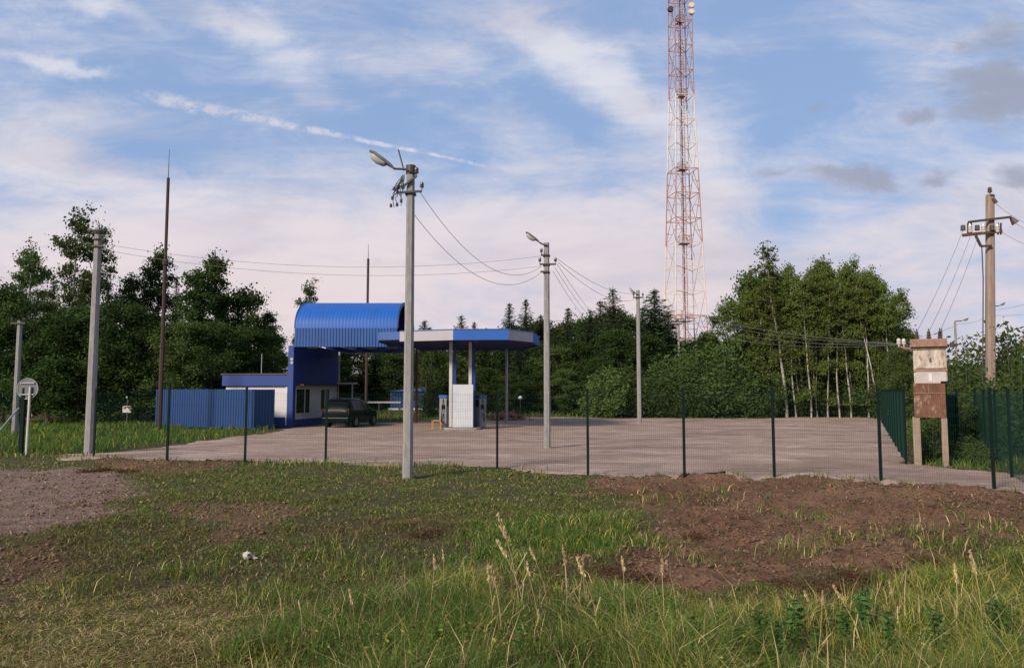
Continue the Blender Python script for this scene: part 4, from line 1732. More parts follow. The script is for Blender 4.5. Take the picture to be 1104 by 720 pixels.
m1, m2 = at(452, 206, mt_.y), at(444, 228, mt_.y)
s1, s2, s3 = at(585, 276, st_.y), at(584, 287, st_.y), at(583, 294, st_.y)
wire(m1, s2, 1.05, 'upper sagging wire from the nearest lamp pole to the second', .009)
wire(m2, s3, 1.05, 'lower sagging wire from the nearest lamp pole to the second', .009)
l1, l2 = at(106, 262, lt_.y), at(104, 268, lt_.y)
wire(l1, s1, .62, 'upper long wire from the left concrete pole to the second lamp pole', .008)
wire(l2, s2, .62, 'lower long wire from the left concrete pole to the second lamp pole', .008)
t1, t2 = at(687, 316, tt_.y), at(692, 320, tt_.y)
for i, (a, c, sg_, nm) in enumerate(((at(601, 279, st_.y), t1, .45, 'upper'), (at(602, 283, st_.y), t2, .75, 'lower'))):
    wire(a, c, sg_, nm + ' wire from the second lamp pole to the far lamp pole', .011)
far_g = [at(652, 352, 70), at(640, 344, 70), at(632, 342, 70)]
for i, c in enumerate(far_g):
    wire(at(600 - i * 2, 284 + i * 4, st_.y), c, .25, ('first', 'second', 'third')[i] + ' wire from the right, dropping from the second lamp pole to the trees behind', .011)
kl = [kp(p) for p in ((kw(973), kd - .1, kz(370)), (kw(978), kd + .1, kz(370)), (kw(973), kd + .28, kz(370)), (kw(978), kd + .48, kz(370)))]
for i, (k_, py) in enumerate(zip(kl, (318, 321, 325, 330))):
    wire(at(692, py, tt_.y), k_, .55 + .12 * i, ('topmost', 'second', 'third', 'lowest')[i] + ' of the wires from far lamp pole to transformer', .0065)
for i, (a, px) in enumerate((((1038, 249), 991.5), ((1046, 255), 1003.5), ((1054, 256), 1014.5))):
    wire(hv(*a, -.22), kp((kw(px), kd + .1, kz(357.5))), .12, ('leftmost', 'middle', 'rightmost')[i] + ' of three leads from power pole down to the transformer', .010)
wire(hv(1074, 220), at(1190, 250, hv_y - 4), .5, 'wire leaving the top of the power pole to the right', .010)
wire(hv(1095, 241), at(1200, 270, hv_y - 4), .3, 'wire leaving the upper crossarm of the power pole to the right', .010)
wire(hv(1079, 250), at(1210, 276, hv_y - 4), .4, 'wire leaving the lower crossarm of the power pole to the right', .010)
lp2 = at(1034, 349, 62)
wire(lp2, at(1073, 336, 62), .3, 'far wire between the two far lamp posts', .016)
wire(at(1073, 334, 62), at(1200, 285, 52), .6, 'upper far wire climbing right from the hidden lamp post', .016)
wire(at(1073, 340, 62), at(1200, 300, 52), .8, 'lower far wire climbing right from the hidden lamp post', .016)
wire(lp2, at(980, 366, 70), .2, 'far wire from the far lamp post toward the birches', .016)
wire(at(760, 346, 80), at(733, 348, 66), .2, 'short far wire from the pale pole past the lattice tower', .018)

# ================================================================ PARKED CAR
def build_car():
    car = tag(empty('parked_car', (0, 0, 0)), 'black estate car seen from behind, parked by the station wall', 'car')
    # stations along the length (y): y, z_bottom, z_belt, z_top, half width, half width at top
    S = [(0.00, .42, .80, .92, .74, .70), (0.035, .34, .93, 1.03, .84, .75), (.09, .30, .985, 1.13, .88, .745), (.19, .30, .99, 1.34, .89, .69), (.40, .30, .99, 1.58, .90, .60), (.75, .30, .98, 1.655, .91, .585),
         (1.5, .28, .96, 1.675, .91, .59), (2.2, .28, .95, 1.655, .91, .585), (2.55, .28, .945, 1.57, .91, .60), (3.0, .28, .94, 1.22, .905, .70), (3.22, .28, .94, 1.04, .90, .76),
         (3.7, .28, .90, .985, .89, .74), (4.1, .30, .84, .91, .85, .68), (4.3, .32, .72, .80, .76, .60), (4.38, .40, .62, .68, .66, .54)]

    def section(s):
        y, zb, zt, ztop, w, wt = s
        half = [(w * .80, zb), (w * .97, zb + .06), (w, zb + (zt - zb) * .45), (w * .985, zt - .04), (w * .965, zt), (wt + (w * .965 - wt) * .10 if ztop > zt + .2 else wt + .02, ztop - min(.07, (ztop - zt) * .5)), (wt * .86, ztop - .012), (wt * .4, ztop)]
        pts = [(x, y, z) for x, z in half] + [(-x, y, z) for x, z in half[::-1]]
        return pts
    b = MB()
    vs, fs = [], []
    n_ = 16
    for s in S:
        vs += section(s)
    for i in range(len(S) - 1):
        for k in range(n_):
            k2 = (k + 1) % n_
            fs.append((i * n_ + k, i * n_ + k2, (i + 1) * n_ + k2, (i + 1) * n_ + k))
    fs += [tuple(range(n_)), tuple((len(S) - 1) * n_ + k for k in range(n_))]
    b.add(vs, fs)
    body = b.build('body', 'car_paint', car, smooth=True)

    def interp(y):
        for a, c in zip(S, S[1:]):
            if a[0] <= y <= c[0]:
                t = (y - a[0]) / (c[0] - a[0])
                return tuple(p + (q - p) * t for p, q in zip(a, c))

    def side_glass(y0, y1, name, sx):
        b_ = MB()
        vs_ = []
        nn = 8
        for i in range(nn + 1):
            s = interp(y0 + (y1 - y0) * i / nn)
            sec = section(s)
            lo_, hi_ = Vector(sec[4]), Vector(sec[5])
            for f in (.06, .92):
                p = lo_.lerp(hi_, f)
                vs_.append((sx * (p.x + .012), p.y, p.z))
        b_.add(vs_, [(2 * i, 2 * i + 2, 2 * i + 3, 2 * i + 1) for i in range(nn)])
        return b_.build(name, 'dark_glass', car, smooth=True)
    for sx in (1, -1):
        side_glass(.62, 1.18, 'side_window', sx)
        side_glass(1.24, 2.02, 'side_window', sx)
        side_glass(2.10, 2.95, 'side_window', sx)

    def end_glass(y0, y1, name, fx=.84):
        b_ = MB()
        vs_ = []
        for y in np.linspace(y0, y1, 6):
            s = interp(y)
            d_ = -1 if y1 < 1 else 1
            for x in (-1, -.5, 0, .5, 1):
                zz = s[3] + (.006 if abs(x) < .9 else -.012)
                vs_.append((x * s[5] * fx, y + d_ * .012, zz))
        f_ = []
        for i in range(5):
            for k in range(4):
                p = i * 5 + k
                f_.append((p, p + 1, p + 6, p + 5))
        b_.add(vs_, f_)
        return b_.build(name, 'dark_glass', car, smooth=True)
    rw = end_glass(.14, .40, 'rear_window', .86)
    b = MB()
    b.box((-.05, .19, 1.20), (.62, .02, .02), rot=Matrix.Rotation(R(25), 3, 'Y'))
    b.build('wiper', 'black_plastic', rw)
    end_glass(2.62, 3.16, 'windscreen', .88)
    for sx in (1, -1):
        for y in (.88, 3.48):
            b = MB()
            b.tube([(sx * .72, y, .33), (sx * .915, y, .33)], .335, 24)
            w_ = b.build('wheel', 'rubber', car, bevel=.02)
            b = MB()
            b.tube([(sx * .90, y, .33), (sx * .922, y, .33)], .225, 20)
            b.build('rim', 'alloy', w_)
            b = MB()
            for k in range(24):
                a = math.pi * (-.12 + 1.24 * k / 23)
                b.box((sx * .905, y + .385 * math.cos(a), .33 + .385 * math.sin(a)), (.03, .07, .06), rot=Matrix.Rotation(0, 3, 'X'))
            b.build('wheel_arch', 'black_plastic', car)
        b = MB()
        b.box((sx * .74, .085, .93), (.20, .10, .30), rz=R(-12 * sx))
        b.build('tail_light', 'red_lens', car, bevel=.02)
        b = MB()
        b.box((sx * 1.0, 2.62, 1.02), (.20, .12, .16))
        b.build('mirror', 'car_paint', car, bevel=.04)
        b = MB()
        b.box((sx * .68, 4.22, .74), (.26, .16, .12), rz=R(20 * sx))
        b.build('headlight', 'lamp_glass', car, bevel=.03)
        b = MB()
        b.tube([(sx * .60, .7, 1.66), (sx * .615, .9, 1.72), (sx * .62, 2.1, 1.72), (sx * .615, 2.35, 1.64)], .022, 8)
        b.build('roof_rail', 'dark_steel', car)
        for y in (1.62, 2.45):
            b = MB()
            b.box((sx * .915, y, .85), (.03, .18, .03))
            b.build('door_handle', 'alloy', car)
    b = MB()
    b.box((0, .06, .46), (1.62, .16, .26))
    b.build('rear_bumper', 'car_paint', car, bevel=.04)
    b = MB()
    b.box((0, 4.33, .46), (1.45, .14, .24))
    b.build('front_bumper', 'black_plastic', car, bevel=.04)
    b = MB()
    b.box((0, .015, .84), (.46, .02, .10))
    b.build('number_plate', 'plate_white', car)
    b = MB()
    b.box((0, .02, .955), (.72, .02, .05))
    b.build('tailgate_strip', 'black_plastic', car)
    b = MB()
    b.box((0, .36, 1.60), (1.0, .24, .035), rot=Matrix.Rotation(R(18), 3, 'X'))
    b.build('rear_spoiler', 'car_paint', car, bevel=.012)
    return car


car = build_car()
cc = at(362.5, 462, 42.6)
car.location = (cc.x, 42.3, .03)
car.rotation_euler = (0, 0, R(-12))

# ================================================================ TREES
def cards(c, size_l, size_w, rg, droop=0.0, dirs=None):
    """rhombus leaves centred on c"""
    n = len(c)
    if dirs is None:
        d = rg.normal(size=(n, 3))
        d[:, 2] -= droop
    else:
        d = dirs + 0.35 * rg.normal(size=(n, 3))
    d /= np.linalg.norm(d, axis=1)[:, None] + 1e-9
    e = rg.normal(size=(n, 3))
    e[:, 2] *= .6
    s = np.cross(d, e)
    s /= np.linalg.norm(s, axis=1)[:, None] + 1e-9
    k = rg.uniform(.45, 1.5, n)[:, None]
    l_, w_ = d * size_l * k / 2, s * size_w * k / 2
    v = np.stack([c - l_, c + w_ - l_ * .1, c + l_, c - w_ - l_ * .1], 1).reshape(-1, 3)
    f = np.arange(n * 4).reshape(n, 4)
    return v, f


def tree_root(name, wood, wood_mat, wood_name, v, f, leaf, leaf_name, limbs=None):
    e = empty(name)
    wood.build(wood_name, wood_mat, e, smooth=True)
    if limbs:
        limbs.build('branches', 'grey_bark', e, smooth=True)
    np_mesh(leaf_name, v, f, leaf, parent=e)
    return e


def limb(mb, p, d, ln, r0, rg, n=5, bend=0.12, up=0.0):
    pts = [Vector(p)]
    d = Vector(d).normalized()
    for i in range(n):
        d = (d + Vector(rg.normal(size=3)) * bend + Vector((0, 0, up))).normalized()
        pts.append(pts[-1] + d * ln / n)
    mb.tube(pts, [r0 * (1 - .85 * i / n) for i in range(n + 1)], 5)
    return pts


def broadleaf(seed, h, crown0, rad, nleaf, lsz, leaf, bark, shape='oval', trunk_r=.12, sigma=.42, name='broadleaf_tree', nb=34, droop=.2, lean=.02):
    rg = np.random.default_rng(seed)
    b = MB()
    tr = [Vector((0, 0, -.3))]
    d = Vector((lean * rg.normal(), lean * rg.normal(), 1))
    nseg = 12
    for i in range(nseg):
        d = (d + Vector((rg.normal() * .035, rg.normal() * .035, 0))).normalized()
        tr.append(tr[-1] + d * (h * .97 + .3) / nseg)
    b.tube(tr, [trunk_r * (1.12 - i / nseg) + .012 for i in range(nseg + 1)], 8)
    cl = []
    b2 = MB() if bark == 'birch_bark' else b
    for k in range(nb):
        t = crown0 + (0.97 - crown0) * (k + rg.uniform(0, .9)) / nb
        if shape == 'oval':
            rr = rad * math.sin(math.pi * min(.97, .14 + .84 * ((t - crown0) / (1 - crown0)))) ** .7
        elif shape == 'cone':
            rr = rad * (1 - (t - crown0) / (1 - crown0)) ** .75 * 1.05 + .25
        else:
            rr = rad * (.75 + .25 * math.sin(6 * t)) * (1 - max(0, t - .75) * 2.6)
        rr *= rg.uniform(.55, 1.12)
        fi = t * nseg
        i0 = min(int(fi), nseg - 1)
        p = tr[i0].lerp(tr[i0 + 1], fi - i0)
        a = k * 2.399 + rg.uniform(-.5, .5)
        el = rg.uniform(.15, .75) if shape != 'cone' else rg.uniform(.0, .5)
        pts = limb(b2, p, (math.cos(a), math.sin(a), el), rr * 1.1, trunk_r * (.16 if bark == 'birch_bark' else .28) * (1.15 - t) + .010, rg, 5, .14, -.05 * droop * 3)
        for q in pts[2:]:
            cl.append((q, .8))
        cl.append((pts[-1], 1.2))
        cl.append((pts[-1] + Vector(rg.normal(size=3)) * .35, .9))
    cl.append((tr[-1], .7))
    cl.append((tr[-2], .8))
    pos = np.array([tuple(c[0]) for c in cl])
    wts = np.array([c[1] for c in cl]) * rg.uniform(.25, 1.6, len(cl))
    idx = rg.choice(len(cl), nleaf, p=wts / wts.sum())
    c = pos[idx] + rg.normal(size=(nleaf, 3)) * sigma * np.array([1, 1, .75]) * rg.uniform(.5, 1.1, (nleaf, 1))
    c[:, 2] = np.maximum(c[:, 2], h * crown0 * .7)
    v, f = cards(c, lsz, lsz * .62, rg, droop)
    return tree_root(name, b, bark, 'trunk', v, f, leaf, 'crown', None if b2 is b else b2)


def spruce(seed, h, rad, leaf='spruce_needle', name='spruce_tree', base=.06, dens=1.0, gap=.0, droop=.35, card=(.42, .15)):
    rg = np.random.default_rng(seed)
    b = MB()
    b.tube([(0, 0, -.3), (0, 0, h * .5), (0, 0, h)], [h * .0105 + .03, h * .006 + .02, .012], 7)
    P, D = [], []
    z = h * base
    while z < h * .985:
        t = (z - h * base) / (h * (1 - base))
        L_ = rad * (1 - t) ** .92 * (1 + .22 * math.sin(9 * t + seed)) + .05
        nbr = max(4, int(7 * (1 - t * .35)))
        a0 = rg.uniform(0, 6.28)
        for k in range(nbr):
            if rg.random() < gap:
                continue
            a = a0 + 2 * math.pi * k / nbr + rg.uniform(-.25, .25)
            l_ = L_ * rg.uniform(.62, 1.12)
            o = np.array([math.cos(a), math.sin(a), 0])
            rise = .35 * (t ** 1.3) - droop * (1 - t) * .7
            m_ = max(3, int(l_ / .16 * dens))
            s = np.linspace(.08, 1, m_)
            ctr = np.stack([o[0] * s * l_, o[1] * s * l_, z + rise * l_ * s + .22 * l_ * np.maximum(0, s - .6) ** 1.2], 1)
            if l_ > .5:
                b.tube([tuple(ctr[0] * np.array([.1, .1, 1])), tuple(ctr[m_ // 2]), tuple(ctr[-1])], [.028, .018, .006], 4, caps=False)
            side = np.array([-o[1], o[0], 0])
            for sg_ in (-1, 1, 0):
                wdt = .38 * l_ * (1 - s * .55) * .55
                q = ctr + side * sg_ * wdt[:, None] * rg.uniform(.3, 1.1, (m_, 1)) + rg.normal(size=(m_, 3)) * .05
                q[:, 2] -= abs(sg_) * wdt * .25 + rg.uniform(0, .12, m_)
                P.append(q)
                dd = o * 1.0 + side * sg_ * .7 + np.array([0, 0, -.35 + .5 * t])
                D.append(np.tile(dd, (m_, 1)))
        z += h * .019 * rg.uniform(.75, 1.25) * (1 - .35 * t)
    P, D = np.concatenate(P), np.concatenate(D)
    tp_k = np.repeat(.55 + .6 * (1 - np.clip(P[:, 2] / h, 0, 1)), 4)[:, None]
    v, f = cards(P, card[0], card[1], rg, dirs=D)
    v = np.repeat(P, 4, 0) + (v - np.repeat(P, 4, 0)) * tp_k
    return tree_root(name, b, 'spruce_bark', 'trunk', v, f, leaf, 'crown')


def shrub(seed, h, rad, nleaf, lsz, leaf, name='shrub', nst=16, sigma=.28, up=.6):
    rg = np.random.default_rng(seed)
    b = MB()
    cl = []
    for k in range(nst):
        a = k * 2.399
        rr = rad * math.sqrt((k + .5) / nst)
        top = h * rg.uniform(.55, 1.08) * (1 - .35 * (rr / rad) ** 2)
        p0 = Vector((math.cos(a) * rr * .35, math.sin(a) * rr * .35, -.1))
        p1 = Vector((math.cos(a) * rr * .75, math.sin(a) * rr * .75, top * .5))
        p2 = Vector((math.cos(a) * rr, math.sin(a) * rr, top))
        b.tube([p0, p1, p2], [.03, .02, .006], 5)
        for t in np.linspace(.12, 1, 9):
            q = p0.lerp(p1, t * 2) if t < .5 else p1.lerp(p2, t * 2 - 1)
            cl.append(tuple(q + Vector(rg.normal(size=3)) * .18))
    pos = np.array(cl)
    w_ = rg.uniform(.2, 1.6, len(cl))
    idx = rg.choice(len(cl), nleaf, p=w_ / w_.sum())
    c = pos[idx] + rg.normal(size=(nleaf, 3)) * sigma
    c[:, 2] = np.maximum(c[:, 2], .05)
    d = rg.normal(size=(nleaf, 3))
    d[:, 2] = np.abs(d[:, 2]) * up + d[:, 2] * (1 - up)
    v, f = cards(c, lsz, lsz * .42, rg, dirs=d)
    return tree_root(name, b, 'grey_bark', 'stems', v, f, leaf, 'foliage')


PROTO = {}


def kind(k):
    """one tree of each kind and variant, built the first time it is asked for"""
    if k in PROTO:
        return PROTO[k]
    n, i = k
    s = 100 + 7 * i
    if n == 'birch':
        e = broadleaf(s, 14.0, (.30, .22, .38)[i % 3], (2.0, 2.4, 1.7)[i % 3], 8500, .20, 'birch_leaf', 'birch_bark', 'oval', .10, .36, 'birch_tree', 34, .5, .03)
    elif n == 'loose_birch':
        e = broadleaf(s, 14.0, .16, 2.5, 9500, .17, 'aspen_leaf', 'birch_bark', 'cone', .10, .27, 'birch_tree', 44, .5, .03)
    elif n == 'grove_birch':
        e = broadleaf(s, 13.0, (.18, .12, .24)[i % 3], (2.6, 2.8, 2.3)[i % 3], 12000, .18, 'birch_leaf', 'birch_bark', 'cone', .08, .29, 'birch_tree', 48, .3, .04)
    elif n == 'pole_birch':
        e = broadleaf(s, 12.5, (.62, .55, .68)[i % 3], (1.5, 1.3, 1.6)[i % 3], 3600, .17, 'birch_leaf', 'birch_bark', 'cone', .062, .25, 'birch_tree', 22, .3, .05)
    elif n == 'lead_birch':
        e = broadleaf(s, 14.5, .24, 1.75, 6000, .16, 'birch_leaf', 'birch_bark', 'cone', .10, .19, 'birch_tree', 62, .3, .01)
    elif n == 'leafy':
        e = broadleaf(s, 12.0, (.10, .14, .06)[i % 3], (2.9, 2.5, 3.3)[i % 3], 14000, .22, 'dark_leaf', 'grey_bark', 'oval', .14, .50, 'broadleaf_tree', 42, .1, .02)
    elif n == 'mid_leafy':
        e = broadleaf(s, 11.0, .08, (2.7, 3.1)[i % 2], 13000, .21, 'aspen_leaf', 'grey_bark', 'oval', .13, .48, 'broadleaf_tree', 40, .1, .02)
    elif n == 'alder':
        e = broadleaf(s, 13.0, .12, (2.3, 2.0)[i % 2], 13000, .18, 'dark_leaf', 'grey_bark', 'cone', .13, .30, 'broadleaf_tree', 54, .1, .02)
    elif n == 'spruce':
        e = spruce(s, (13.0, 11.5, 14.0)[i % 3], (2.3, 2.6, 2.1)[i % 3], gap=.05, dens=1.5, card=(.34, .11))
    elif n == 'pine':
        e = spruce(s, 12.5, (2.2, 2.6)[i % 2], 'pine_needle', 'pine_tree', .10, 1.4, .12, .05, (.32, .11))
    elif n == 'willow':
        e = shrub(s, 3.7, 2.0, 9000, .22, 'willow_leaf', 'willow_shrub', 22, .26)
    elif n == 'scrub':
        e = shrub(s, (3.6, 3.0, 4.2)[i % 3], (2.2, 2.4, 2.0)[i % 3], 10000, .18, 'scrub_leaf', 'shrub', 20, .30, .4)
    elif n == 'sprout':
        e = shrub(s, (3.2, 2.5)[i % 2], (1.0, 1.2)[i % 2], 3600, .15, 'scrub_leaf', 'shrub', 14, .17, .5)
    PROTO[k] = e
    e['height'] = {'birch': 14.0, 'loose_birch': 14.0, 'grove_birch': 13.0, 'pole_birch': 12.5, 'lead_birch': 14.5, 'leafy': 12.0, 'mid_leafy': 11.0, 'alder': 13.0, 'spruce': (13.0, 11.5, 14.0)[i % 3], 'pine': 12.5,
                   'willow': 3.9, 'scrub': (3.7, 3.1, 4.3)[i % 3], 'sprout': (3.3, 2.6)[i % 2]}[n]
    e['fresh'] = 1
    return e


TRNG = random.Random(11)
CATS = {'willow': 'shrub', 'scrub': 'shrub', 'sprout': 'shrub'}


def plant(k, px, top, d, label, group=None, wide=1.0, lean=(0, 0)):
    """stand a tree at depth d on the line of px so that its tip reaches the row top"""
    p = at(px, 430, d)
    gz_ = hz(p.x, d)
    hgt = at(px, top, d).z - gz_
    src = kind(k)
    if src.get('fresh'):
        o = src
        del o['fresh']
    else:
        o = copy_tree(src)
    s = hgt / src['height']
    o.location = (p.x, d, gz_ - .03)
    w_ = s ** .55 * wide if k[0] not in CATS else s * wide
    o.scale = (w_ * TRNG.uniform(.92, 1.1), w_ * TRNG.uniform(.92, 1.1), s)
    o.rotation_euler = (lean[0], lean[1], TRNG.uniform(0, 6.28))
    tag(o, label, CATS.get(k[0], 'tree'), group)
    return o


G_LEFT = 'trees of the wood left of the station'
G_LBACK = 'dark conifers deep in the left wood'
G_MID = 'dark trees behind the station and canopy'
G_GROVE = 'birches of the grove right of the tower'
G_SCRUB = 'bushes along the far edge of the gravel'
G_RB = 'bushes behind the right mesh fence'
G_FAR = 'far conifers on the skyline behind the yard'

# the wood at the left
plant(('loose_birch', 0), 4, 258, 50, 'airy birch cut by the left edge of the photo', G_LEFT)
plant(('loose_birch', 1), 66, 220, 50, 'tallest airy birch of the left wood, just left of the bare pole', G_LEFT, .95)
plant(('loose_birch', 0), 97, 236, 53, 'airy birch rising directly behind the bare concrete pole', G_LEFT, .9)
plant(('loose_birch', 1), 36, 262, 55, 'loose birch between the left edge and the tallest left birch', G_LEFT)
plant(('alder', 0), 128, 292, 54, 'dark leafy tree right of the bare concrete pole', G_LEFT)
plant(('alder', 1), 166, 258, 54, 'slender dark tree left of the tall lightning mast', G_LEFT, .9)
plant(('alder', 0), 214, 282, 50, 'dark pointed tree right of the tall lightning mast', G_LEFT)
plant(('alder', 1), 237, 264, 52, 'tallest dark tree between lightning mast and station', G_LEFT, 1.1)
plant(('leafy', 0), 258, 306, 53, 'round-crowned dark tree above the low station wing', G_LEFT, .9)
plant(('alder', 0), 274, 330, 56, 'small dark tree just left of the barrel roof', G_LEFT, .8)
plant(('loose_birch', 1), 327, 300, 62, 'pale airy birch peeping over the left end of the barrel roof', G_LEFT, .8)
plant(('leafy', 1), 296, 356, 60, 'low dark tree in the gap left of the barrel roof', G_LEFT, .8)
for px, top, d, k in ((-40, 300, 47, ('leafy', 0)), (20, 318, 47.5, ('mid_leafy', 0)), (52, 330, 47, ('leafy', 1)), (86, 330, 48, ('leafy', 2)), (118, 345, 48, ('mid_leafy', 1)), (148, 325, 49, ('leafy', 0)),
                      (172, 345, 48, ('leafy', 1)), (230, 346, 48, ('leafy', 2)), (262, 350, 50, ('leafy', 0))):
    plant(k, px, top, d, 'low dense tree along the front edge of the left wood', G_LEFT)
plant(('mid_leafy', 1), 203, 343, 46.5, 'rounded paler green tree right behind the lightning mast', G_LEFT, .85)
for px, top, d, i in ((-60, 270, 62, 0), (-20, 300, 60, 1), (18, 290, 64, 2), (52, 300, 62, 0), (84, 292, 64, 1), (112, 302, 60, 2), (140, 312, 63, 1), (152, 300, 66, 0), (186, 296, 63, 2), (208, 300, 66, 0),
                      (232, 310, 62, 1), (254, 318, 66, 2), (280, 350, 66, 0), (300, 366, 68, 1), (316, 362, 64, 2), (340, 350, 66, 0), (362, 362, 66, 1)):
    plant(('spruce', i), px, top, d, 'dark conifer standing deep inside the left wood', G_LBACK)

# behind the station and the canopy
for px, top, d, k, lb in ((457, 344, 70, ('spruce', 1), 'small conifer tip between barrel roof and canopy'),
                          (462, 352, 72, ('spruce', 0), 'conifer tip just above the canopy white fascia'),
                          (497, 338, 68, ('pine', 0), 'paler pine rising above the middle of the canopy'),
                          (511, 346, 72, ('spruce', 2), 'narrow conifer tip right of the paler pine over the canopy'),
                          (549, 325, 70, ('spruce', 0), 'left one of the pointed conifer pair over the canopy end'),
                          (567, 321, 70, ('spruce', 2), 'right one of the pointed conifer pair over the canopy end'),
                          (583, 338, 72, ('spruce', 1), 'conifer tip hiding behind the second lamp pole'),
                          (613, 330, 70, ('spruce', 0), 'pointed conifer just right of the second lamp pole'),
                          (637, 332, 68, ('spruce', 1), 'conifer between the second and third lamp poles, left one'),
                          (662, 308, 66, ('pine', 1), 'tall ragged pine left of the third lamp pole'),
                          (648, 322, 70, ('pine', 0), 'ragged pine half behind the taller one'),
                          (707, 310, 68, ('spruce', 1), 'broad dark conifer between third lamp pole and lattice tower'),
                          (694, 330, 70, ('spruce', 0), 'dark conifer directly behind the third lamp pole'),
                          (722, 334, 72, ('spruce', 2), 'dark conifer at the left foot of the lattice tower')):
    plant(k, px, top, d, lb, G_MID, {707: 2.0, 694: 1.6, 662: 1.5, 722: 1.5}.get(px, 1.45))
for px, top, d, k in ((372, 362, 78, ('spruce', 1)), (392, 360, 80, ('spruce', 0)), (412, 358, 78, ('leafy', 1)), (432, 362, 80, ('spruce', 2)), (452, 360, 78, ('leafy', 0)), (476, 360, 80, ('spruce', 1)), (500, 358, 78, ('leafy', 2)), (524, 352, 80, ('spruce', 0)), (546, 350, 78, ('leafy', 0)), (570, 346, 78, ('mid_leafy', 0)), (596, 348, 78, ('leafy', 1)), (622, 344, 76, ('mid_leafy', 1)), (632, 340, 74, ('leafy', 2)), (650, 336, 75, ('mid_leafy', 0)), (676, 334, 74, ('leafy', 1)), (690, 340, 76, ('alder', 1)), (716, 346, 76, ('leafy', 0)), (380, 372, 62, ('leafy', 0)), (404, 368, 63, ('spruce', 1)), (424, 378, 62, ('leafy', 1)), (446, 372, 64, ('spruce', 2)), (470, 378, 62, ('leafy', 2)), (492, 374, 64, ('spruce', 0)), (514, 368, 62, ('mid_leafy', 0)),
                      (536, 362, 63, ('leafy', 0)), (560, 360, 62, ('spruce', 1)), (584, 366, 62, ('leafy', 1)), (606, 372, 61, ('mid_leafy', 1)), (628, 366, 62, ('leafy', 2)), (650, 362, 63, ('spruce', 1)), (672, 352, 62, ('leafy', 0)),
                      (696, 356, 64, ('leafy', 1)), (716, 362, 66, ('spruce', 0)), (520, 395, 59, ('leafy', 2)), (580, 400, 59, ('leafy', 0)), (548, 402, 58, ('leafy', 1)), (612, 398, 59, ('mid_leafy', 0))):
    plant(k, px, top, d, 'dense dark tree in the mass behind the canopy', G_MID, 1.05)
plant(('sprout', 0), 463, 378, 56, 'thin young sapling left of the fuel dispensers before the dark wood', G_MID, .8)

# bushes along the far edge of the yard
plant(('willow', 0), 655, 396, 57.5, 'bright green willow bush at the far edge left of the third lamp pole', G_SCRUB, 1.0)
plant(('willow', 1), 641, 412, 58, 'smaller bright willow bush left of the bigger one', G_SCRUB, .9)
plant(('scrub', 0), 676, 404, 58.5, 'green bush right behind the foot of the third lamp pole', G_SCRUB)
for px, top, d, i in ((704, 392, 59, 1), (726, 384, 60, 2), (748, 380, 60, 0), (770, 372, 60.5, 1), (790, 392, 59, 2), (716, 410, 58, 0), (738, 408, 58, 1), (760, 404, 58, 2), (782, 408, 58, 0), (808, 400, 58.5, 1), (826, 408, 58.5, 2)):
    plant(('scrub', i), px, top, d, 'mid green bush in the row below the lattice tower', G_SCRUB)
for px, top, d, k in ((744, 366, 76, ('leafy', 0)), (762, 358, 74, ('leafy', 1)), (776, 352, 72, ('alder', 0)), (730, 368, 72, ('leafy', 2))):
    plant(k, px, top, d, 'dark tree crown hiding the foot of the lattice tower', G_SCRUB)
plant(('leafy', 2), 640, 384, 60, 'dark tree behind the bright willow bush', G_MID, .8)

# the grove at the right
lead = plant(('lead_birch', 0), 848, 250, 58.2, 'tall leading birch with a white trunk at the front of the grove', G_GROVE, 1.1)
tv = max((v.co for ch in lead.children if ch.name.startswith('trunk') for v in ch.data.vertices), key=lambda c: c.z)
r_ = math.hypot(tv.x, tv.y) + 1e-6
lead.rotation_euler = (0, 0, math.acos(max(-1, min(1, -.75 / r_))) - math.atan2(tv.y, tv.x))
plant(('leafy', 0), 801, 290, 64, 'dark rounded tree at the left rear of the birch grove', G_GROVE, .8)
plant(('grove_birch', 0), 812, 300, 60, 'yellow-green birch at the left front of the grove', G_GROVE, 1.0)
plant(('birch', 0), 794, 322, 61, 'low yellow-green birch at the left corner of the grove', G_GROVE, 1.05)
GROVE = [(803, 312, 62), (822, 296, 62), (829, 286, 60), (835, 300, 64), (852, 290, 60), (858, 282, 62), (866, 288, 59.5), (873, 276, 61.5), (880, 284, 59), (887, 279, 62), (893, 290, 60), (900, 282, 63), (906, 276, 60),
         (913, 287, 61.5), (919, 280, 59.5), (926, 288, 62), (931, 278, 60.5), (938, 290, 59), (944, 284, 62), (950, 294, 60), (957, 300, 61), (963, 306, 59.5), (846, 305, 66), (868, 298, 66), (890, 300, 67), (912, 298, 66), (934, 300, 67)]
for n_, (px, top, d) in enumerate(GROVE):
    plant((('grove_birch', 'birch', 'grove_birch')[n_ % 3], (n_ * 2) % 3), px, top, d, 'slim pale-trunked birch inside the grove', G_GROVE, TRNG.uniform(.62, .85), (TRNG.uniform(-.02, .02), TRNG.uniform(-.035, .035)))
for n_, (px, top, d) in enumerate([(858, 300, 58.3), (874, 292, 58.0), (881, 304, 58.6), (905, 292, 58.1), (917, 300, 58.5), (936, 296, 58.0), (947, 300, 57.6), (892, 298, 58.4), (955, 312, 57.4), (864, 310, 58.8)]):
    plant(('pole_birch', n_ % 3), px, top, d, 'thin bare-stemmed birch at the front edge of the grove', 'thin birches at the front of the grove', .9, (TRNG.uniform(-.02, .02), TRNG.uniform(-.05, .02)))
plant(('mid_leafy', 0), 969, 330, 58, 'dark leafy tree at the right end of the birch grove', G_GROVE, .75)
plant(('mid_leafy', 1), 975, 372, 52, 'low dark tree left of the transformer kiosk', G_GROVE, .7)
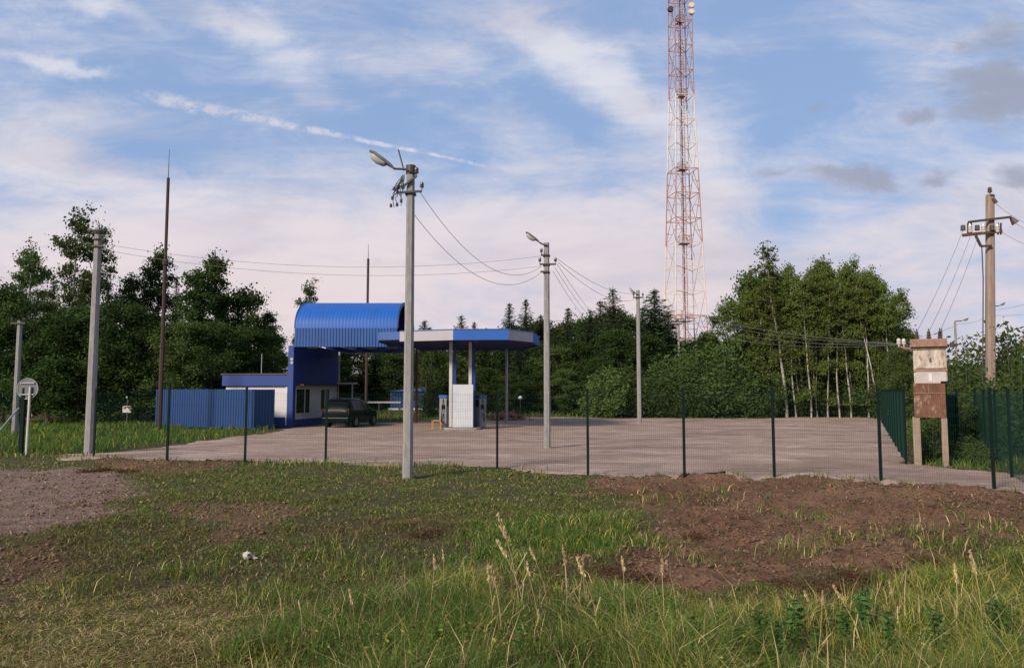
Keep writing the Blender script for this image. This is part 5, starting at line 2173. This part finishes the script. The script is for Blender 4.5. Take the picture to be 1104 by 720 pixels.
for px, top, d, k in ((830, 345, 68, ('leafy', 1)), (860, 340, 69, ('leafy', 2)), (890, 335, 68, ('leafy', 0)), (920, 340, 69, ('leafy', 1)), (948, 345, 68, ('leafy', 2))):
    plant(k, px, top, d, 'dark undergrowth tree behind the birch trunks', G_GROVE)
for px, top, d, i in ((850, 398, 60.5, 0), (872, 392, 61, 1), (896, 396, 61, 2), (920, 390, 60.5, 0), (944, 396, 60, 1), (962, 400, 57, 2), (860, 418, 59.6, 1), (886, 424, 59.6, 2), (910, 420, 59.6, 0), (932, 422, 59.4, 1)):
    plant(('scrub', i), px, top, d, 'dark low bush at the feet of the birch trunks', G_GROVE)

# right-hand bushes
for px, top, d, k in ((1046, 372, 33, ('scrub', 0)), (1062, 388, 29, ('scrub', 1)), (1084, 372, 31, ('scrub', 2)), (1104, 368, 29, ('scrub', 0)), (1124, 360, 30, ('scrub', 2)), (1098, 402, 25, ('scrub', 1)),
                      (1075, 412, 25.5, ('scrub', 2)), (1050, 418, 27, ('scrub', 0)), (1120, 410, 23.5, ('scrub', 1))):
    plant(k, px, top, d, 'leafy green bush massed behind the right mesh fence', G_RB, .85)
plant(('sprout', 0), 1039, 382, 29, 'thin upright sapling just right of the transformer kiosk', G_RB)
plant(('sprout', 1), 1094, 345, 27, 'tall thin sprout rising above the bushes beside the prop pole', G_RB, .6)
plant(('sprout', 1), 1003, 456, 22.9, 'small bush growing under the transformer kiosk between its legs', G_RB, 1.2)
plant(('sprout', 0), 1040, 468, 22.6, 'low bush at the foot of the dark gate leaf', G_RB, 1.6)
plant(('sprout', 1), 1058, 474, 21.4, 'low weedy bush behind the nearest right fence post', G_RB, 1.4)
for px, top, d, i in ((990, 392, 90, 0), (1008, 398, 95, 1), (1024, 394, 92, 2), (1040, 400, 95, 0), (1062, 398, 90, 1), (1084, 394, 92, 2), (1110, 396, 90, 0), (972, 384, 88, 1)):
    plant(('leafy', i), px, top, d, 'far dark tree on the skyline at the right', G_FAR, 1.6)

for px, top, d, k in ((1140, 372, 62, ('leafy', 0)), (1180, 366, 66, ('mid_leafy', 1)), (1225, 360, 60, ('leafy', 2)), (1270, 366, 64, ('leafy', 1)), (1320, 356, 58, ('mid_leafy', 0)), (1365, 362, 62, ('leafy', 0))):
    plant(k, px, top, d, 'far leafy tree beyond the right edge of the bushes', G_FAR, 1.5)

# ================================================================ GRASS
def blades(n_try, seed, zone_fn, name, label, dmin=2.6, dmax=64):
    rg = np.random.default_rng(seed)
    d = np.exp(rg.uniform(math.log(dmin), math.log(dmax), n_try))
    u = rg.uniform(-1.05, 1.05, n_try)
    x, y = u * (d + 1.8), d
    w, hgt, tint, lean = zone_fn(x, y, rg)
    k = rg.random(n_try) < w
    x, y, hgt, tint, lean = x[k], y[k], hgt[k], tint[k], lean[k]
    n = len(x)
    z = height(x, y) - .015
    base = np.stack([x, y, z], -1)
    a = rg.uniform(0, 2 * np.pi, n)
    ld = np.stack([np.cos(a), np.sin(a), np.zeros(n)], -1)
    b2 = rg.uniform(0, 2 * np.pi, n)
    sdv = np.stack([np.cos(b2), np.sin(b2), np.zeros(n)], -1)
    dist = np.hypot(x, y)
    wd = (np.maximum(.0026, .00046 * dist) * rg.uniform(.7, 1.5, n))[:, None]
    L_ = (hgt * lean)[:, None]
    up = np.array([0, 0, 1.0])
    H = hgt[:, None]
    v = np.stack([base - sdv * wd, base + sdv * wd,
                  base + ld * L_ * .30 + up * H * .55 - sdv * wd * .8, base + ld * L_ * .30 + up * H * .55 + sdv * wd * .8,
                  base + ld * L_ + up * H * (1 - .25 * np.minimum(lean, 2)[:, None])], 1).reshape(-1, 3)
    i = np.arange(n)[:, None] * 5
    f4 = i + np.array([[0, 1, 3, 2]])
    f3 = i + np.array([[2, 3, 4]])
    t4 = np.concatenate([tint, np.ones((n, 1))], 1)
    o = np_mesh(name, v, f4, 'grass_blade', f3, tint=np.repeat(t4, 5, 0))
    tag(o, label, 'grass', kind='stuff')
    return n


C_GREEN = np.array([.100, .152, .030])
C_LUSH = np.array([.076, .166, .036])
C_YEL = np.array([.300, .285, .062])
C_STRAW = np.array([.50, .385, .205])
C_BROWN = np.array([.140, .088, .050])
C_OLIVE = np.array([.122, .128, .040])


def pick(rg, n, cols, probs):
    idx = rg.choice(len(cols), n, p=probs)
    return np.array(cols)[idx] * rg.uniform(.65, 1.35, (n, 1))


def zone_short(x, y, rg):
    """mown, patchy grass of the foreground"""
    n = len(x)
    dirt, mud, straw = zone_masks(x, y)
    lot = sst(sdist(x, y, LOT), -.25, .1)
    pat = fbm(x * .8, y * .8, 4, 61)
    pat2 = fbm(x * 2.6, y * 2.6, 3, 62)
    w = np.clip(.66 + .9 * pat + .6 * pat2, .10, 1)
    w = w * (1 - .93 * dirt) * (1 - .97 * mud) * (1 - lot)
    w = w * sst(-y, -26, -20) * 1.0
    tallm = sst(sdist(x, y, TALL), -.2, .3)
    w = w * (1 - .4 * tallm)
    h = rg.uniform(.025, .085, n) * (1 + 1.2 * np.clip(pat2, 0, 1))
    greenc = sst(sdist(x, y, GREEN_C) + .5 * pat2, -.3, .3)
    h = h * (1 + 1.2 * greenc)
    c = pick(rg, n, [C_GREEN, C_OLIVE, C_BROWN, C_STRAW, C_LUSH], [.27, .27, .22, .12, .12])
    dull = pick(rg, n, [C_BROWN, C_OLIVE * .8, C_STRAW * .7, C_BROWN * .6], [.36, .30, .16, .18])
    dm = .75 * sst(fbm(x * .45 + 4, y * .6, 4, 65) - .28 * sst(x, -1, 4) + .12, -.18, .22)[:, None] * (1 - sst(y, 13, 17))[:, None]
    cs = pick(rg, n, [C_STRAW, C_BROWN, C_OLIVE, C_YEL, C_GREEN], [.33, .22, .15, .10, .20])
    cg = pick(rg, n, [C_LUSH, C_GREEN, C_YEL, C_STRAW], [.45, .35, .13, .07])
    far_g = sst(y, 9, 15)[:, None] * .5
    c = c * (1 - far_g) + cg * far_g
    c = c * (1 - .85 * dm) + dull * .85 * dm
    s = straw[:, None]
    c = c * (1 - s) + cs * s
    g_ = greenc[:, None]
    c = c * (1 - g_) + cg * g_
    lean = rg.uniform(.3, 1.3, n) + straw * rg.uniform(0, 2.5, n)
    return w, h, c, lean


def zone_tall(x, y, rg):
    n = len(x)
    t = sst(sdist(x, y, TALL) + .45 * fbm(x * 1.4, y * 1.4, 3, 71), -.25, .25)
    pat = fbm(x * 1.9, y * 1.9, 3, 72)
    w = t * np.clip(.60 + 1.2 * pat, .04, 1)
    h = rg.uniform(.07, .36, n) * (1 + 1.1 * pat) * (.55 + .45 * sst(sdist(x, y, TALL), 0, .9))
    pz = fbm(x * 1.1 + 9, y * 1.1, 3, 73)
    yel = sst(pz, -.20, .25)[:, None]
    a = pick(rg, n, [C_GREEN, C_LUSH, C_OLIVE, C_STRAW], [.44, .28, .18, .10])
    b = pick(rg, n, [C_YEL, C_GREEN, C_STRAW, C_LUSH], [.44, .26, .13, .17])
    return w, h, a * (1 - yel) + b * yel, rg.uniform(.15, 1.35, n)


def zone_tuft(x, y, rg):
    """clumps and rough edges: the fence line, mound edges and single tufts"""
    n = len(x)
    w = np.zeros(n)
    h = rg.uniform(.10, .26, n)
    for px, py, r, a in TUFTS:
        cx_, cy_ = ground(px, py)[:2]
        dd = np.hypot(x - cx_, (y - cy_) * .9)
        w = np.maximum(w, a * np.exp(-(dd / r) ** 2))
    fl = np.array(front_pts)
    yl = np.interp(x, fl[:, 0], fl[:, 1])
    left = sst(-x, .6, 3.5)
    strip = np.exp(-((y - yl + .15) / .55) ** 2) * left * sst(fbm(x * .9, y * .9, 3, 81), -.25, .25)
    w = np.maximum(w, strip * .9)
    strip2 = np.exp(-((y - yl) / .3) ** 2) * (1 - left) * sst(fbm(x * 1.6, y * .9, 3, 82), .08, .4) * .35
    w = np.maximum(w, strip2)
    c = pick(rg, n, [C_GREEN, C_LUSH, C_YEL, C_STRAW, C_OLIVE], [.33, .22, .13, .14, .18])
    return w, h, c, rg.uniform(.2, .8, n)


TUFTS = [(295, 652, .34, 1), (285, 640, .25, .9), (640, 570, .5, .9), (600, 575, .5, .9), (690, 590, .45, .9), (560, 585, .4, .8), (660, 560, .4, .6), (360, 600, .4, .6), (400, 620, .4, .7), (860, 596, .35, .6), (830, 552, .4, .4),
         (770, 535, .4, .45), (700, 540, .5, .5), (915, 585, .4, .5), (1010, 590, .5, .8), (1060, 570, .5, .7), (740, 605, .3, .5), (870, 560, .35, .5), (90, 640, .3, .5), (200, 620, .4, .5)]


def zone_yard(x, y, rg):
    """longer grass beyond the fence at the left and at the back"""
    n = len(x)
    a = sst(sdist(x, y, LEFT_GREEN) + .6 * fbm(x * .6, y * .6, 3, 91), -.2, .4)
    b = sst(sdist(x, y, BACK_GREEN) + .4 * fbm(x * .6, y * .6, 3, 92), -.2, .4)
    rim = np.exp(-((y - 57.5) / 1.1) ** 2) * sst(x, -1, 3) * .6 * sst(-x, -32, -28)
    lot = sst(sdist(x, y, LOT), -.4, .2)
    rt = sst(sdist(x, y, RIGHT_GREEN) + .4 * fbm(x * .8, y * .8, 3, 94), -.2, .4)
    w = np.maximum(np.maximum(np.maximum(a, b * .9), rim), rt * .8) * (1 - lot)
    h = rg.uniform(.14, .42, n) * (1 + .5 * fbm(x * .5, y * .5, 3, 93))
    c = pick(rg, n, [C_LUSH, C_GREEN, C_YEL, C_OLIVE], [.42, .34, .10, .14])
    return w, h, c, rg.uniform(.2, .8, n)




def zone_litter(x, y, rg):
    """dead straw, roots and broken stems lying about on the soil"""
    n = len(x)
    dirt, mud, straw = zone_masks(x, y)
    c = sst(fbm(x * 1.6, y * 1.6, 4, 111), -.15, .35)
    lot = sst(sdist(x, y, LOT), -.3, .1)
    w = (.55 * dirt * c + .12 * mud + .30 * (1 - dirt) * c) * (1 - lot) * sst(-y, -26, -20)
    h = rg.uniform(.03, .10, n)
    return w, h, pick(rg, n, [C_BROWN * .7, C_BROWN * .4, C_STRAW * .7, C_STRAW], [.40, .25, .22, .13]), rg.uniform(1.2, 3.0, n)


def zone_straws(x, y, rg):
    """tall thin pale culms standing through the foreground grass"""
    n = len(x)
    t = sst(sdist(x, y, TALL) + .5 * fbm(x * 1.4, y * 1.4, 3, 71), -.15, .4)
    c = sst(fbm(x * 1.3, y * 1.3, 3, 121), -.1, .4)
    h = rg.uniform(.22, .55, n)
    return t * (.1 + .9 * c), h, pick(rg, n, [C_STRAW, C_STRAW * 1.2, C_YEL, C_BROWN], [.46, .24, .2, .10]), rg.uniform(.08, .8, n)


blades(300000, 5, zone_litter, 'straw_litter', 'dead straw and roots scattered over the soil', 4, 24)
blades(6500, 6, zone_straws, 'dry_culms', 'thin pale dry culms standing through the foreground grass', 2.8, 16)
RIGHT_GREEN = poly_at([(947, 451), (956, 459), (968, 470), (980, 486), (990, 502), (1012, 506), (1062, 509), (1145, 517), (1400, 530), (1400, 451)])
N1 = blades(900000, 1, zone_short, 'mown_grass', 'short patchy grass growing over the rough foreground', 3.2, 25)
N2 = blades(600000, 2, zone_tall, 'tall_grass', 'tall green and yellow grass along the bottom of the view', 2.6, 18)
N3 = blades(420000, 3, zone_tuft, 'grass_tufts', 'rough grass tufts along the fence line and on the scraped soil')
N4 = blades(330000, 4, zone_yard, 'yard_grass', 'green unmown grass beyond the fence before the dark wood')
print('blades', N1, N2, N3, N4)



def leafy_cover(n_try, seed):
    """small broad leaves of low weeds mixed into the grass"""
    rg = np.random.default_rng(seed)
    d = np.exp(rg.uniform(math.log(2.8), math.log(19), n_try))
    u = rg.uniform(-1.0, 1.0, n_try)
    x, y = u * d, d
    dirt, mud, straw = zone_masks(x, y)
    tall = sst(sdist(x, y, TALL), -.3, .3)
    cl = sst(fbm(x * 1.7 + 3, y * 1.7, 4, 131), .0, .4)
    lot = sst(sdist(x, y, LOT), -.3, .1)
    w = (.15 + .85 * cl) * (1 - .92 * dirt) * (1 - .97 * mud) * (1 - .6 * straw) * (1 - lot)
    k = rg.random(n_try) < w
    x, y, tall, cl = x[k], y[k], tall[k], cl[k]
    n = len(x)
    hgt = rg.uniform(.01, .07, n) + tall * cl * rg.uniform(0, .26, n)
    c = np.stack([x, y, height(x, y) + hgt], -1)
    dist = np.hypot(x, y)
    dr = rg.normal(size=(n, 3))
    dr[:, 2] = np.abs(dr[:, 2]) * .5
    v, f = cards(c, 1.0, .5, rg, dirs=dr)
    s_ = np.repeat(np.maximum(.026, .0030 * dist), 4)[:, None]
    v = np.repeat(c, 4, 0) + (v - np.repeat(c, 4, 0)) * s_
    col = pick(rg, n, [C_GREEN, C_LUSH * .8, C_OLIVE, C_YEL, C_BROWN], [.36, .26, .18, .10, .10])
    t4 = np.repeat(np.concatenate([col, np.ones((n, 1))], 1), 4, 0)
    tag(np_mesh('low_weeds', v, f, 'grass_blade', tint=t4), 'small low broad-leaved weeds mixed into the grass', 'weeds', kind='stuff')
    return n


print('leaves', leafy_cover(130000, 12))

# ---------------------------------------------------------------- dry stalks, weeds
def stalk(seed, h):
    rg = np.random.default_rng(seed)
    e = empty('grass_stalk')
    b = MB()
    bend = rg.uniform(.02, .30)
    pts = [(bend * h * t * t, .02 * math.sin(5 * t), h * t) for t in np.linspace(0, 1, 8)]
    b.tube(pts, [.0045 - .0022 * i / 7 for i in range(8)], 5)
    b.build('stem', 'dry_stem', e)
    n = int(rg.uniform(60, 150))
    t = rg.uniform(rg.uniform(.74, .86), 1.0, n)
    c = np.stack([bend * h * t * t, .02 * np.sin(5 * t), h * t], -1)
    c += rg.normal(size=(n, 3)) * np.array([.006, .006, .006]) * (1.6 - 1.2 * (t[:, None] - .74) / .26)
    v, f = cards(c, .036, .011, rg, dirs=np.tile(np.array([.25, 0, 1.0]), (n, 1)))
    np_mesh('seed_head', v, f, 'seed_head', parent=e)
    n = 3
    b = MB()
    for k in range(n):
        z0 = h * rg.uniform(.05, .45)
        a = rg.uniform(0, 6.28)
        l_ = rg.uniform(.16, .32)
        o = Vector((math.cos(a), math.sin(a), 0))
        sdv = Vector((-o.y, o.x, 0)) * .0045
        q = [Vector((bend * z0 * z0 / h, 0, z0)), Vector((0, 0, z0)) + o * l_ * .45 + Vector((0, 0, l_ * .55)), Vector((0, 0, z0)) + o * l_ + Vector((0, 0, l_ * .35))]
        b.add([q[0] - sdv, q[0] + sdv, q[1] + sdv, q[1] - sdv, q[2]], [(0, 1, 2, 3), (3, 2, 4)])
    b.build('blade', 'dry_stem', e)
    return e


STALKS = [(560, 660, 553), (463, 690, 600), (480, 668, 594), (590, 672, 588), (566, 668, 578), (608, 676, 590), (622, 672, 600), (676, 690, 602), (712, 704, 602), (730, 700, 610), (645, 700, 600), (528, 690, 608), (540, 700, 612), (580, 690, 604), (846, 712, 640),
          (890, 708, 632), (930, 706, 628), (970, 700, 622), (1060, 690, 596), (780, 712, 646), (880, 718, 634), (330, 712, 650), (380, 706, 636), (1030, 700, 610)]
sprot = [stalk(s, .8) for s in (1, 2, 3, 4, 5, 6)]
sfresh = [True] * 6
for i, (px, py, tpy) in enumerate(STALKS):
    p = ground(px, py)
    hgt = at(px, tpy, p.y).z - p.z
    j = i % 6
    o = sprot[j] if sfresh[j] else copy_tree(sprot[j])
    sfresh[j] = False
    o.location = p
    s = hgt / .8
    o.scale = (s, s, s)
    o.rotation_euler = (TRNG.uniform(-.16, .16), TRNG.uniform(-.20, .12), TRNG.uniform(2.0, 4.3))
    tag(o, 'tallest dry seed stalk leaning left in the middle of the foreground' if i == 0 else 'dry pale seed stalk standing in the tall foreground grass', 'grass stalk', 'dry seed stalks in the foreground grass')


def weed(seed, h, leaf='weed_leaf', name='leafy_weed', lsz=.085, nst=3):
    rg = np.random.default_rng(seed)
    e = empty(name)
    b = MB()
    C, D = [], []
    for s in range(nst):
        a = rg.uniform(0, 6.28)
        top = Vector((math.cos(a) * .12 * h, math.sin(a) * .12 * h, h * rg.uniform(.75, 1)))
        b.tube([(0, 0, -.02), top * .5 + Vector((0, 0, .03)), top], [.006, .005, .002], 5)
        nl = 26
        for k in range(nl):
            t = .12 + .88 * k / nl
            p = top * t
            an = k * 2.4
            d = np.array([math.cos(an), math.sin(an), .25])
            l_ = lsz * (1.25 - .8 * t)
            C.append(np.array(p) + d * l_ * .6)
            D.append(d)
    C, D = np.array(C), np.array(D)
    b.build('stems', 'grey_bark' if leaf == 'dead_brown' else 'weed_leaf', e)
    v, f = cards(C, lsz, lsz * .45, rg, dirs=D)
    np_mesh('leaves', v, f, leaf, parent=e)
    return e


WEEDS = [(822, 705, 650), (838, 712, 660), (856, 700, 640), (800, 716, 668), (930, 690, 628), (912, 700, 650), (880, 716, 672), (960, 712, 655), (1010, 708, 650), (1075, 700, 640), (700, 716, 668), (640, 704, 660), (560, 712, 670), (470, 716, 668), (728, 690, 640), (750, 716, 660)]
wprot = [weed(s, .5) for s in (5, 6)]
for i, (px, py, tpy) in enumerate(WEEDS):
    p = ground(px, py)
    s = (at(px, tpy, p.y).z - p.z) / .5
    o = wprot[i] if i < 2 else copy_tree(wprot[i % 2])
    o.location = p
    o.scale = (s, s, s)
    o.rotation_euler = (0, 0, TRNG.uniform(0, 6.28))
    tag(o, 'green broad-leaved weed growing among the tall foreground grass', 'weed', 'leafy weeds in the foreground grass')
DEAD = [(880, 642, 612), (860, 638, 614), (900, 636, 612), (842, 632, 612), (920, 622, 606), (975, 618, 600), (1000, 606, 590), (680, 622, 602), (700, 626, 606), (660, 616, 602), (112, 508, 496), (135, 509, 499), (95, 509, 499), (455, 578, 566), (470, 574, 564), (800, 560, 550), (750, 580, 566), (1040, 600, 586)]


def dry_brush(seed):
    rg = np.random.default_rng(seed)
    b = MB()
    for k in range(70):
        a, a2 = rg.uniform(0, 6.28), rg.uniform(0, 6.28)
        r = .22 * math.sqrt(rg.random())
        p = Vector((math.cos(a) * r, math.sin(a) * r, -.01))
        l_ = rg.uniform(.06, .30)
        up_ = rg.uniform(.1, 1.0)
        q = p + Vector((math.cos(a2) * l_ * .5, math.sin(a2) * l_ * .5, l_ * up_ * .6))
        e = q + Vector((math.cos(a2 + .6) * l_ * .4, math.sin(a2 + .6) * l_ * .4, l_ * up_ * rg.uniform(-.3, .4)))
        b.tube([p, q, e], [.004, .003, .0012], 4)
    o = b.build('dry_brush', 'dead_brown', None)
    n = 160
    c = rg.normal(size=(n, 3)) * np.array([.12, .12, .05])
    c[:, 2] = np.abs(c[:, 2]) + .01
    v, f = cards(c, .05, .018, rg)
    np_mesh('dead_leaves', v, f, 'dead_brown', parent=o)
    return o


dprot = [dry_brush(s) for s in (15, 16)]
for i, (px, py, tpy) in enumerate(DEAD):
    p = ground(px, py)
    s = (at(px, tpy, p.y).z - p.z) / .30
    o = dprot[i] if i < 2 else copy_tree(dprot[i % 2])
    o.location = p
    o.scale = (s * 1.5, s * 1.3, s)
    o.rotation_euler = (0, 0, TRNG.uniform(0, 6.28))
    tag(o, 'withered brown brush lying on the scraped soil', 'brush', 'withered brown brush on the soil')

# ---------------------------------------------------------------- clods and stones
def lumps(n_try, seed, wfn, smin, smax, name, m, label, cat, dmax=22):
    rg = np.random.default_rng(seed)
    d = np.exp(rg.uniform(math.log(4), math.log(dmax), n_try))
    u = rg.uniform(-.95, .95, n_try)
    x, y = u * d, d
    k = rg.random(n_try) < wfn(x, y)
    x, y = x[k], y[k]
    n = len(x)
    s = smin * (smax / smin) ** (rg.random(n) ** 3.2)
    z = height(x, y) + s * .15
    bv = np.array([(0, 0, 1), (.9, 0, .2), (.28, .85, .2), (-.73, .53, .2), (-.73, -.53, .2), (.28, -.85, .2), (0, 0, -.6)])
    bf = np.array([(0, 1, 2), (0, 2, 3), (0, 3, 4), (0, 4, 5), (0, 5, 1), (6, 2, 1), (6, 3, 2), (6, 4, 3), (6, 5, 4), (6, 1, 5)])
    jit = bv[None] * rg.uniform(.55, 1.35, (n, 7, 1)) + rg.normal(size=(n, 7, 3)) * .15
    a = rg.uniform(0, 6.28, n)
    ca, sa = np.cos(a)[:, None], np.sin(a)[:, None]
    vx, vy = jit[..., 0] * ca - jit[..., 1] * sa, jit[..., 0] * sa + jit[..., 1] * ca
    v = np.stack([vx * s[:, None] + x[:, None], vy * s[:, None] + y[:, None], jit[..., 2] * s[:, None] * .75 + z[:, None]], -1).reshape(-1, 3)
    f = (np.arange(n)[:, None, None] * 7 + bf[None]).reshape(-1, 3)
    o = np_mesh(name, v, None, m, f)
    tag(o, label, cat, kind='stuff')
    return n


def w_clod(x, y):
    dirt, mud, straw = zone_masks(x, y)
    c = sst(fbm(x * 1.1, y * 1.1, 4, 101), -.1, .4)
    return np.clip(dirt * (.12 + .8 * c) + .25 * mud * c, 0, 1) * (1 - sst(sdist(x, y, LOT), -.3, .2))


print('clods', lumps(170000, 8, w_clod, .005, .055, 'soil_clods', 'soil_clod', 'loose brown clods of scraped soil', 'soil'))
print('stones', lumps(60000, 9, lambda x, y: .55 * sst(sdist(x, y, LOT), .0, .8) * sst(fbm(x * .8, y * .8, 3, 103), -.1, .4) + .05 * sst(sdist(x, y, DIRT_L), 0, .6), .010, .05, 'gravel_stones', 'kerb', 'loose pale gravel stones on the forecourt', 'gravel', 48))

# small white stones on the soil
for i, (px, py, r) in enumerate(((874, 533, .035), (794, 606, .022), (974, 543, .035), (779, 586, .025), (690, 588, .022), (1066, 572, .025))):
    p = ground(px, py)
    rg = np.random.default_rng(40 + i)
    b = MB()
    b.lathe(p + Vector((0, 0, -r * .4)), (rg.normal() * .2, rg.normal() * .2, 1), [(0, r * .5), (r * .35, r * .95), (r * .8, r * .85), (r * 1.15, r * .3)], 7)
    b.v = [q + Vector(rg.normal(size=3)) * r * .12 for q in b.v]
    tag(b.build('stone', 'white_scrap', None, origin=p), 'small pale stone lying on the bare brown soil', 'stone', 'pale stones on the soil')

# white scrap in the grass
p = ground(268, 603)
ax = Vector((.55, -.75, .25)).normalized()
scp = tag(empty('plastic_scrap', (0, 0, 0)), 'broken white plastic scrap with dark hole lying in the grass', 'litter')
b = MB()
b.lathe(Vector((-.03, .03, .07)), ax, [(-.09, .035), (-.08, .075), (0, .082), (.05, .07), (.075, .045), (.10, .042)], 14)
rg = np.random.default_rng(3)
b.v = [q + Vector(rg.normal(size=3)) * .006 for q in b.v]
b.build('shell', 'white_scrap', scp)
b = MB()
b.lathe(Vector((-.03, .03, .07)) + ax * .098, ax, [(0, .030), (.006, .030)], 10)
b.build('hole', 'scrap_hole', scp)
b = MB()
b.box(Vector((.09, .03, .03)), (.10, .07, .05), rot=Matrix.Rotation(.5, 3, 'Y'))
b.box(Vector((.15, .0, .025)), (.06, .06, .03), rot=Matrix.Rotation(-.4, 3, 'X'))
b.build('shard', 'white_scrap', scp, bevel=.01)

scp.location = p
scp.scale = (.68, .68, .68)

# pile of reddish brush and rubble at the far edge
q = at(546, 445, 53)
zb = hz(q.x, 53)
rg = np.random.default_rng(6)
b = MB()
for k in range(170):
    x, y = rg.normal() * .75, rg.normal() * .5
    top = .75 * math.exp(-(x * x / 1.2 + y * y / .6))
    s = rg.uniform(.06, .2)
    b.box((q.x + x, 53 + y, zb + rg.uniform(0, 1) * top), (s * 1.6, s, s * .7), rot=Matrix.Rotation(rg.uniform(0, 3), 3, Vector(rg.normal(size=3)).normalized()))
tag(b.build('rubble', 'brick_rubble', None, origin=(q.x, 53, zb)), 'low heap of reddish rubble right of the pump canopy', 'rubble', kind='stuff')
b = MB()
for k in range(40):
    x, y = rg.normal() * .7, rg.normal() * .45
    a = rg.uniform(0, 6.28)
    l_ = rg.uniform(.3, .8)
    b.tube([(q.x + x, 53 + y, zb + .1), (q.x + x + math.cos(a) * l_, 53 + y + math.sin(a) * l_, zb + rg.uniform(.3, 1.0))], .015, 4)
tag(b.build('brushwood', 'grey_bark', None, origin=(q.x, 53, zb)), 'thin dead twigs sticking out of the rubble heap', 'brushwood', kind='stuff')
